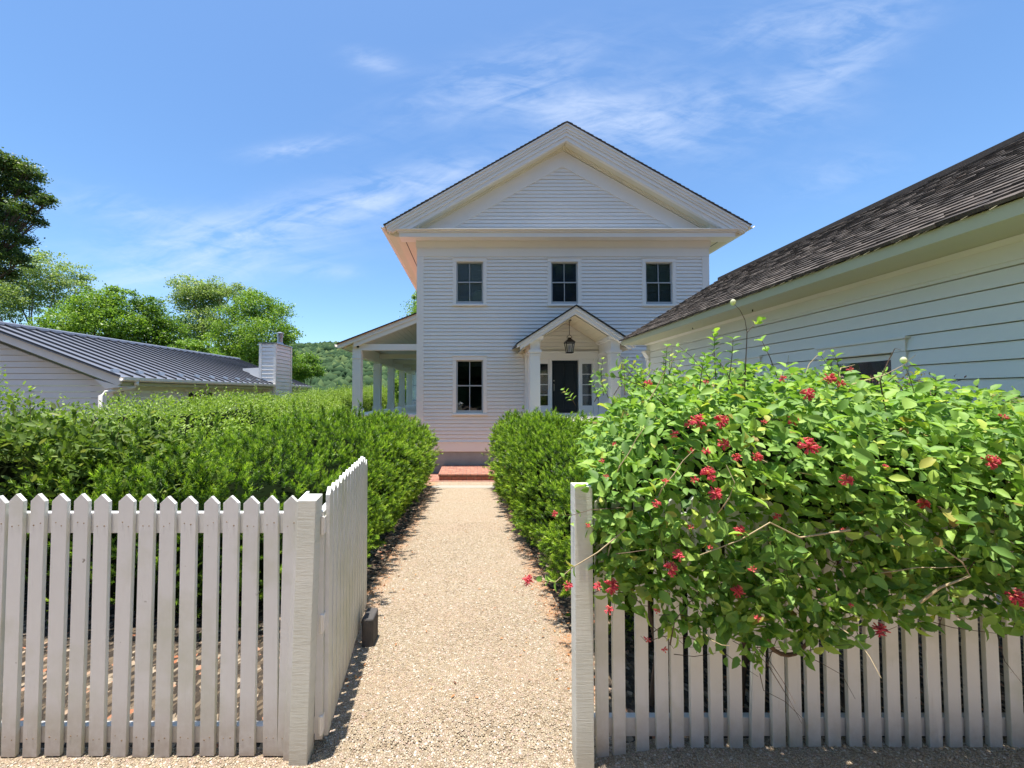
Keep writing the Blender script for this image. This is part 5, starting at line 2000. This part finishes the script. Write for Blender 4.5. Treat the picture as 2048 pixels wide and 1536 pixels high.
for k in range(4):
    shoot([(1975 + k * 6, 790 + 3 * k), (2010, 792 + 4 * k), (2060, 800 + 2 * k)], [2.1, 2.08, 2.05], 0.0025, 0, 0.05, tan_mb)
for k in range(70):
    x = rng.uniform(0.75, 3.9)
    y = rng.uniform(1.9, 3.0)
    b_ = Vector((x, y, float(hs_top(x)) - 0.06))
    ln = rng.uniform(0.10, 0.26) * (1.25 if 0.9 < x < 2.1 else 0.8)
    dv = Vector((rng.normal() * 0.35, rng.normal() * 0.3, 1)).normalized()
    bend = Vector((rng.normal() * 0.25, 0, -0.15))
    q = [b_ + dv * ln * t_ + bend * ln * t_ * t_ for t_ in (0, 0.35, 0.7, 1.0)]
    stem_mb.tube(q, [0.0028, 0.0024, 0.0018, 0.001], 4, cap=False)
    for j in range(5):
        t_ = 0.3 + 0.7 * j / 4
        p_ = b_ + dv * ln * t_ + bend * ln * t_ * t_
        leaf_pair(p_, dv + bend * t_, rng.uniform(0.03, 0.055) * (1.15 - 0.4 * t_), 0.5)
# thin bare twigs below and inside
for k in range(520):
    x = rng.uniform(0.6, 3.6)
    y = rng.uniform(1.72, 2.4)
    z = hs_low(x) + rng.uniform(-0.10, 0.45)
    p = Vector((x, y, z))
    q = [p]
    dv = Vector((rng.normal(), rng.normal() * 0.4, rng.normal() * 0.7 - 0.2)).normalized()
    for j in range(3):
        dv = (dv + Vector(rng.normal(size=3)) * 0.35).normalized()
        q.append(q[-1] + dv * rng.uniform(0.04, 0.09))
    stem_mb.tube(q, [0.0022, 0.0018, 0.0013, 0.0009], 3, cap=False)
for k in range(60):
    Pq, Nq = hs_surface(1)
    p = Vector(Pq[0])
    dv = Vector(rng.normal(size=3)).normalized()
    q = [p]
    for j in range(4):
        dv = (dv + Vector(rng.normal(size=3)) * 0.25).normalized()
        q.append(q[-1] + dv * 0.07)
    tan_mb.tube(q, [0.0025, 0.0025, 0.002, 0.0015, 0.001], 4, cap=False)
# the old curled stem at the fence and main stems from the ground
stem_mb.tube([at(1575 + 42 * math.cos(a), 1268 + 42 * math.sin(a), 1.9) for a in [math.pi * (1.05 - 0.11 * k) for k in range(12)]], [0.013 - 0.0007 * k for k in range(12)], 7)
for x in (1.0, 1.5, 2.1, 2.7, 3.3):
    stem_mb.tube([(x, 2.3, 0), (x + 0.05, 2.32, 0.3), (x - 0.05, 2.3, 0.7), (x + 0.1, 2.4, 1.1)], [0.018, 0.016, 0.013, 0.008], 6)
link('foliage', cards_mesh('foliage', parts, smooth=False), 'honeysuckle_leaves', bush)
stem_mb.build('stems', 'dark_stem', bush)
tan_mb.build('pale_stems', 'tan_stem', bush)
# solid dark hull, shade painted into the middle of the bush
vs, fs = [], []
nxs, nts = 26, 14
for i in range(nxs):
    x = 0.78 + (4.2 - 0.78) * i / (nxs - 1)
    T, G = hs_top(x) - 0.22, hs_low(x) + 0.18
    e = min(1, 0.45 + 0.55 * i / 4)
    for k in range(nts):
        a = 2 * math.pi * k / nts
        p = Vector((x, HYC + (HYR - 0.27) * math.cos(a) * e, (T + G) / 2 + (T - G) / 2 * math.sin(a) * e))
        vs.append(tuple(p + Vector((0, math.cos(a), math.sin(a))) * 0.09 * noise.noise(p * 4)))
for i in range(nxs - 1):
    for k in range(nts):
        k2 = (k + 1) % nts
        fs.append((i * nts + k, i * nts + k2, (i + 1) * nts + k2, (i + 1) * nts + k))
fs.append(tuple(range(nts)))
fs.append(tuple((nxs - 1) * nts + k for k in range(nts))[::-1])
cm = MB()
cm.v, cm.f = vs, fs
cm.build('shade_hull', 'core_shade', bush)


# flower clusters
def flower_mesh(seed, n=16, open_=1.0):
    r = np.random.default_rng(seed)
    m_ = MB()
    for k in range(n):
        u = r.normal(size=3)
        u[1] -= 0.5
        u[2] += 0.35
        u = Vector(u).normalized()
        sidev = u.cross(Vector((0.3, 0.2, 1))).normalized()
        c = Vector((0, 0, 0)) + u * 0.006
        L = r.uniform(0.018, 0.030) * open_
        p = [c, c + u * L * 0.55, c + u * L, c + u * L * 1.15 + sidev * L * 0.28]
        m_.tube(p, [0.0018, 0.0030, 0.0040, 0.0018], 5)
        m_.tube([c + u * L, c + u * L * 1.12 - sidev * L * 0.35], [0.003, 0.0012], 4)
    me = bpy.data.meshes.new('flower_cluster')
    me.from_pydata(m_.v, [], m_.f)
    me.materials.append(MATS['flower_petals'])
    return me


FM = [flower_mesh(s, n_, o_) for s, n_, o_ in ((1, 40, 0.95), (2, 32, 0.9), (3, 20, 0.75), (4, 12, 0.7))]
# seen clusters: place in the photo and size
fl_ = [(1413, 763, 0.6, 3), (1297, 766, .8, 2), (1566, 757, .7, 2), (1660, 757, 1.0, 1), (1682, 768, .8, 2), (1615, 789, 1.1, 0), (1698, 738, .6, 3), (1395, 843, 1.4, 0), (1378, 848, .9, 2),
       (1441, 843, 1.3, 0), (1350, 868, .9, 2), (1448, 888, 1.2, 1), (1413, 903, .8, 2), (1379, 901, .8, 3), (1527, 844, .6, 3), (1586, 842, .9, 1), (1617, 893, 1.6, 0), (1473, 914, .9, 2),
       (1514, 914, .9, 1), (1416, 949, 1.4, 0), (1390, 960, .8, 2), (1430, 987, 1.3, 1), (1330, 962, .7, 3), (1314, 1008, .9, 2), (1383, 1053, .7, 3), (1480, 1061, 1.0, 1), (1555, 1033, .8, 2),
       (1692, 961, 1.2, 1), (1769, 933, .6, 3), (1847, 1008, 1.0, 1), (1980, 924, 1.3, 0), (2006, 834, .8, 3), (1357, 1111, 1.1, 1), (1340, 1138, 1.3, 0), (1505, 1138, .8, 3), (1476, 1183, 1.1, 1),
       (1422, 1095, .6, 3), (1222, 1172, 1.4, 0), (1195, 1173, .9, 2), (1218, 1219, .9, 2), (1315, 1220, .7, 3), (1516, 1237, .8, 3), (1761, 1260, 1.3, 1), (1327, 1297, .7, 3), (1295, 1278, .7, 3),
       (1989, 1144, .8, 3), (2035, 1195, 1.5, 0), (1700, 1210, .5, 3), (1230, 888, .5, 3), (1203, 922, .6, 3), (1212, 952, .5, 3), (1056, 1161, 1.0, 1), (1110, 1028, .6, 2), (1137, 1172, 1.0, 2), (1690, 1060, .6, 3),
       (1175, 1050, .5, 3)]
bvh_pts = P
fP = np.concatenate([P, P])


def front_depth(px, py):
    """nearest leaf of the bush seen near a place of the photo"""
    d = P[:, 1]
    uu = P[:, 0] / d * FOC + VX
    vv = 788 - (P[:, 2] - EYE) / d * FOC
    m_ = (np.abs(uu - px) < 26) & (np.abs(vv - py) < 22)
    if m_.sum() < 3:
        return 1.72
    return max(1.5, np.percentile(d[m_], 2) - 0.035)


for i, (px, py, sc, v) in enumerate(fl_):
    d_ = front_depth(px, py)
    if px < 1180:
        d_ = 1.70
    p = at(px, py, d_)
    o = bpy.data.objects.new('flower_cluster', FM[v])
    COL.objects.link(o)
    o.parent = bush
    o.matrix_parent_inverse = Matrix.Translation(-Vector(bush['_off']))
    o.location = p
    o.rotation_euler = (random.uniform(-.5, .5), random.uniform(-.6, .6), random.uniform(-1, 1))
    s_ = (0.55 * sc + 0.18) * d_ / 1.75
    o.scale = (s_, s_, s_)
# pale buds at the tips of the long shoots
for px, py, d_ in ((1466, 606, 2.03), (1807, 722, 1.95)):
    c = at(px, py, d_)
    m_ = MB()
    m_.lathe(c.x, c.y, [(0.004, c.z - 0.012), (0.012, c.z - 0.004), (0.014, c.z + 0.006), (0.009, c.z + 0.016), (0.003, c.z + 0.02)], 8)
    m_.build('bud', 'pale_buds', bush, smooth=True)

# reddish plant behind, by the garage wall
pl = thing('red_leaved_shrub', (4.1, 3.9, -0.1), 'thin reddish shrub beside the garage wall, behind the honeysuckle', 'shrub')
Pq = np.stack([rng.uniform(3.45, 4.15, 1500), rng.uniform(3.2, 4.3, 1500), rng.uniform(1.35, 1.92, 1500)], 1)
keep = nz(Pq, 5, 3) > -0.05
Pq = Pq[keep]
link('foliage', cards_mesh('foliage', [cards(Pq, unit(len(Pq)) + np.array([0, 0, 0.8]), rng.uniform(-1, 1, len(Pq)), np.full(len(Pq), 0.035), np.full(len(Pq), 0.014), RHOMB)]), 'purple_leaves', pl)
m_ = MB()
for k in range(16):
    x, y = random.uniform(3.5, 4.1), random.uniform(3.3, 4.2)
    m_.tube([(x * 0.97 + 0.1, y, gz(y) - 0.03), (x, y, 1.2), (x + random.uniform(-.1, .1), y, 1.9)], [0.006, 0.004, 0.002], 4)
m_.build('stems', 'vine_stem', pl)


# ------------------------------------------------------------------ trees
def make_tree(name, label, d, blobs, base_px, leafmat, bark, n, L, trunk_r, seed, group='trees standing behind the annex and the house', squash=0.8, gap=-0.02, dep=0.7, spread=0.14):
    random.seed(seed)
    bx_ = at(base_px, 760, d).x
    gzz = hill(bx_, d)
    t = thing(name, (bx_, d, gzz), label, 'tree', group)
    C = []
    for (px, py, r) in blobs:
        rr_ = r * d / FOC
        C.append((at(px, py, d + random.uniform(-dep, dep) * rr_ * 1.2), rr_))
    lim = MB()
    fork = Vector((bx_ + random.uniform(-.3, .3), d, gzz + (min(c[0].z for c in C) - gzz) * 0.55))
    lim.tube([(bx_, d, gzz - 0.1), (bx_ + 0.1, d, (gzz + fork.z) / 2), fork], [trunk_r, trunk_r * 0.8, trunk_r * 0.65], 8)
    parts_ = []
    tot = sum(c[1] ** 2 for c in C)
    for c, r in C:
        mid = fork.lerp(c, 0.5) + Vector((random.uniform(-.15, .15) * r, random.uniform(-.3, .3) * r, -0.15 * r))
        lim.tube([fork, mid, c], [trunk_r * 0.42, trunk_r * 0.28, trunk_r * 0.12], 6)
        for k in range(9):
            e_ = c + Vector(unit(1)[0]) * r * 0.85
            b_ = mid.lerp(c, random.uniform(0.3, 1))
            lim.tube([b_, b_.lerp(e_, 0.5) + Vector((0, 0, 0.08 * r)), e_], [trunk_r * 0.1, trunk_r * 0.07, trunk_r * 0.03], 4)
        m = int(1.35 * n * r * r / tot)
        nclump = max(12, m // 26)
        u = unit(nclump)
        rad = r * rng.uniform(0.45, 1.12, nclump)[:, None]
        cc = np.array(c)[None] + u * rad * np.array([1, 1, squash])
        keep = nz(cc, 2.2 / max(r, 0.5), seed) > gap + 0.06
        cc = cc[keep]
        if len(cc) == 0:
            continue
        per = max(4, int(m / max(1, len(cc))))
        cs_ = r * spread
        Q = np.repeat(cc, per, 0) + rng.normal(size=(len(cc) * per, 3)) * np.array([cs_ * 1.25, cs_ * 1.25, cs_ * 0.6])
        dv = unit(len(Q)) + np.array([0, 0, -0.15])
        LL = rng.uniform(0.6, 1.25, len(Q)) * L * 0.9
        parts_.append(cards(Q, dv, rng.normal(size=len(Q)) * 0.7, LL, LL * 0.7, RHOMB))
    link('crown', cards_mesh('crown', parts_), leafmat, t)
    lim.build('trunk', bark, t, smooth=True)
    return t


make_tree('oak_tree', 'tall dark oak reaching in from the left edge above the annex', 21,
          [(0, 322, 26), (30, 335, 26), (62, 345, 20), (20, 368, 28), (60, 385, 22), (92, 405, 17), (50, 420, 22), (15, 430, 28), (75, 440, 13), (30, 470, 24), (0, 500, 28), (42, 520, 16), (12, 548, 20), (-40, 400, 42), (-35, 320, 30), (-45, 500, 45)],
          -190, 'oak_leaves', 'bark', 30000, 0.13, 0.26, 3, gap=0.0, spread=0.24)
make_tree('locust_tree', 'pale airy tree with several thin trunks behind the annex, far left', 36,
          [(20, 560, 55), (70, 530, 38), (120, 545, 40), (160, 570, 32), (60, 590, 45), (115, 590, 38), (-20, 600, 50), (10, 620, 40)],
          60, 'pale_leaves', 'pale_bark', 15000, 0.2, 0.22, 5, gap=0.0)
make_tree('maple_tree', 'low rounded maple behind the annex ridge, between the pale tree and the middle one', 29,
          [(190, 610, 40), (150, 640, 42), (225, 640, 48), (180, 680, 50), (235, 590, 26), (110, 660, 34), (240, 690, 45)], 190, 'maple_leaves', 'bark', 22000, 0.17, 0.22, 8, gap=-0.1)
make_tree('maple_tree', 'dark round maple behind the middle of the annex ridge', 31,
          [(300, 640, 42), (330, 660, 36), (280, 680, 50), (335, 700, 40), (295, 610, 24), (260, 720, 40)], 300, 'deep_green_leaves', 'bark', 20000, 0.17, 0.22, 9, gap=-0.1)
make_tree('ash_tree', 'tallest tree behind the annex, left of the chimney, with a wide open crown', 38,
          [(400, 600, 44), (380, 580, 30), (440, 590, 36), (420, 650, 40), (480, 590, 24), (390, 660, 34)], 430, 'pale_leaves', 'pale_bark', 17000, 0.2, 0.26, 10, gap=-0.02)
make_tree('maple_tree', 'full bright green maple rising directly behind the chimney', 34,
          [(510, 610, 38), (550, 625, 32), (480, 650, 44), (530, 670, 46), (575, 670, 26), (455, 690, 36), (500, 715, 40), (560, 710, 34)], 510, 'maple_leaves', 'bark', 26000, 0.17, 0.25, 12, gap=-0.08)
make_tree('small_tree', 'small bright sapling in front of the tall ash, above the annex ridge', 26,
          [(385, 700, 22), (415, 705, 24), (370, 690, 14), (350, 700, 14)], 395, 'maple_leaves', 'bark', 6000, 0.14, 0.09, 14)
make_tree('small_tree', 'small rounded tree right of the chimney, before the wooded hill', 44,
          [(615, 722, 20), (598, 735, 22), (625, 742, 20), (590, 755, 22)], 610, 'deep_green_leaves', 'bark', 9000, 0.2, 0.15, 15, gap=-0.2)
make_tree('tall_tree', 'tree peeping out beside the house corner above the side porch', 40,
          [(850, 600, 22), (832, 592, 12), (870, 630, 50), (840, 625, 22)], 870, 'maple_leaves', 'bark', 9000, 0.18, 0.25, 16, gap=-0.1)
make_tree('small_tree', 'leafy green tree seen between the side porch columns', 30,
          [(800, 770, 18), (810, 745, 16), (795, 790, 20), (815, 780, 20)], 805, 'privet_leaves', 'bark', 6000, 0.14, 0.1, 17, gap=-0.3)

# ------------------------------------------------------------------ forest on the far hill: nobody could count it
ico = None
import bmesh
bm = bmesh.new()
bmesh.ops.create_icosphere(bm, subdivisions=1, radius=1.0)
iv = np.array([v.co[:] for v in bm.verts])
iF = np.array([[v.index for v in f.verts] for f in bm.faces])
bm.free()
nf = 11000
yy = 75 + 375 * rng.uniform(0, 1, nf) ** 0.75
xx = rng.uniform(-0.72, 0.12, nf) * yy
rr_ = rng.uniform(1.3, 3.0, nf) * (0.7 + yy / 500)
zz = np.array([hill(a, b) for a, b in zip(xx, yy)])
Vf = iv[None] * rr_[:, None, None] * np.array([1, 1, 0.95])[None, None]
dis = 1 + 0.30 * rng.normal(size=(nf, len(iv), 1))
Vf = Vf * dis
Vf = Vf + np.stack([xx, yy, zz + rr_ * 0.75], 1)[:, None, :]
Ff = (np.arange(nf)[:, None, None] * len(iv) + iF[None]).reshape(-1, 3)
link('forest', np_mesh('forest', Vf.reshape(-1, 3), Ff), 'far_forest', label='hazy green woods covering the far hillside', cat='forest', kind='stuff')

nf = 1100
xx = rng.uniform(-60, 60, nf)
yy = rng.uniform(-45, -24, nf)
rr_ = rng.uniform(1.6, 3.4, nf)
zz = rng.uniform(0, 21, nf)
Vf = iv[None] * rr_[:, None, None] * (1 + 0.2 * rng.normal(size=(nf, len(iv), 1)))
Vf = Vf + np.stack([xx, yy, zz], 1)[:, None, :]
Ff = (np.arange(nf)[:, None, None] * len(iv) + iF[None]).reshape(-1, 3)
link('woods', np_mesh('woods', Vf.reshape(-1, 3), Ff), 'far_forest', label='green woods mirrored in the house window panes', cat='woods', kind='stuff')

for o in ROOTS:
    if '_off' in o:
        del o['_off']
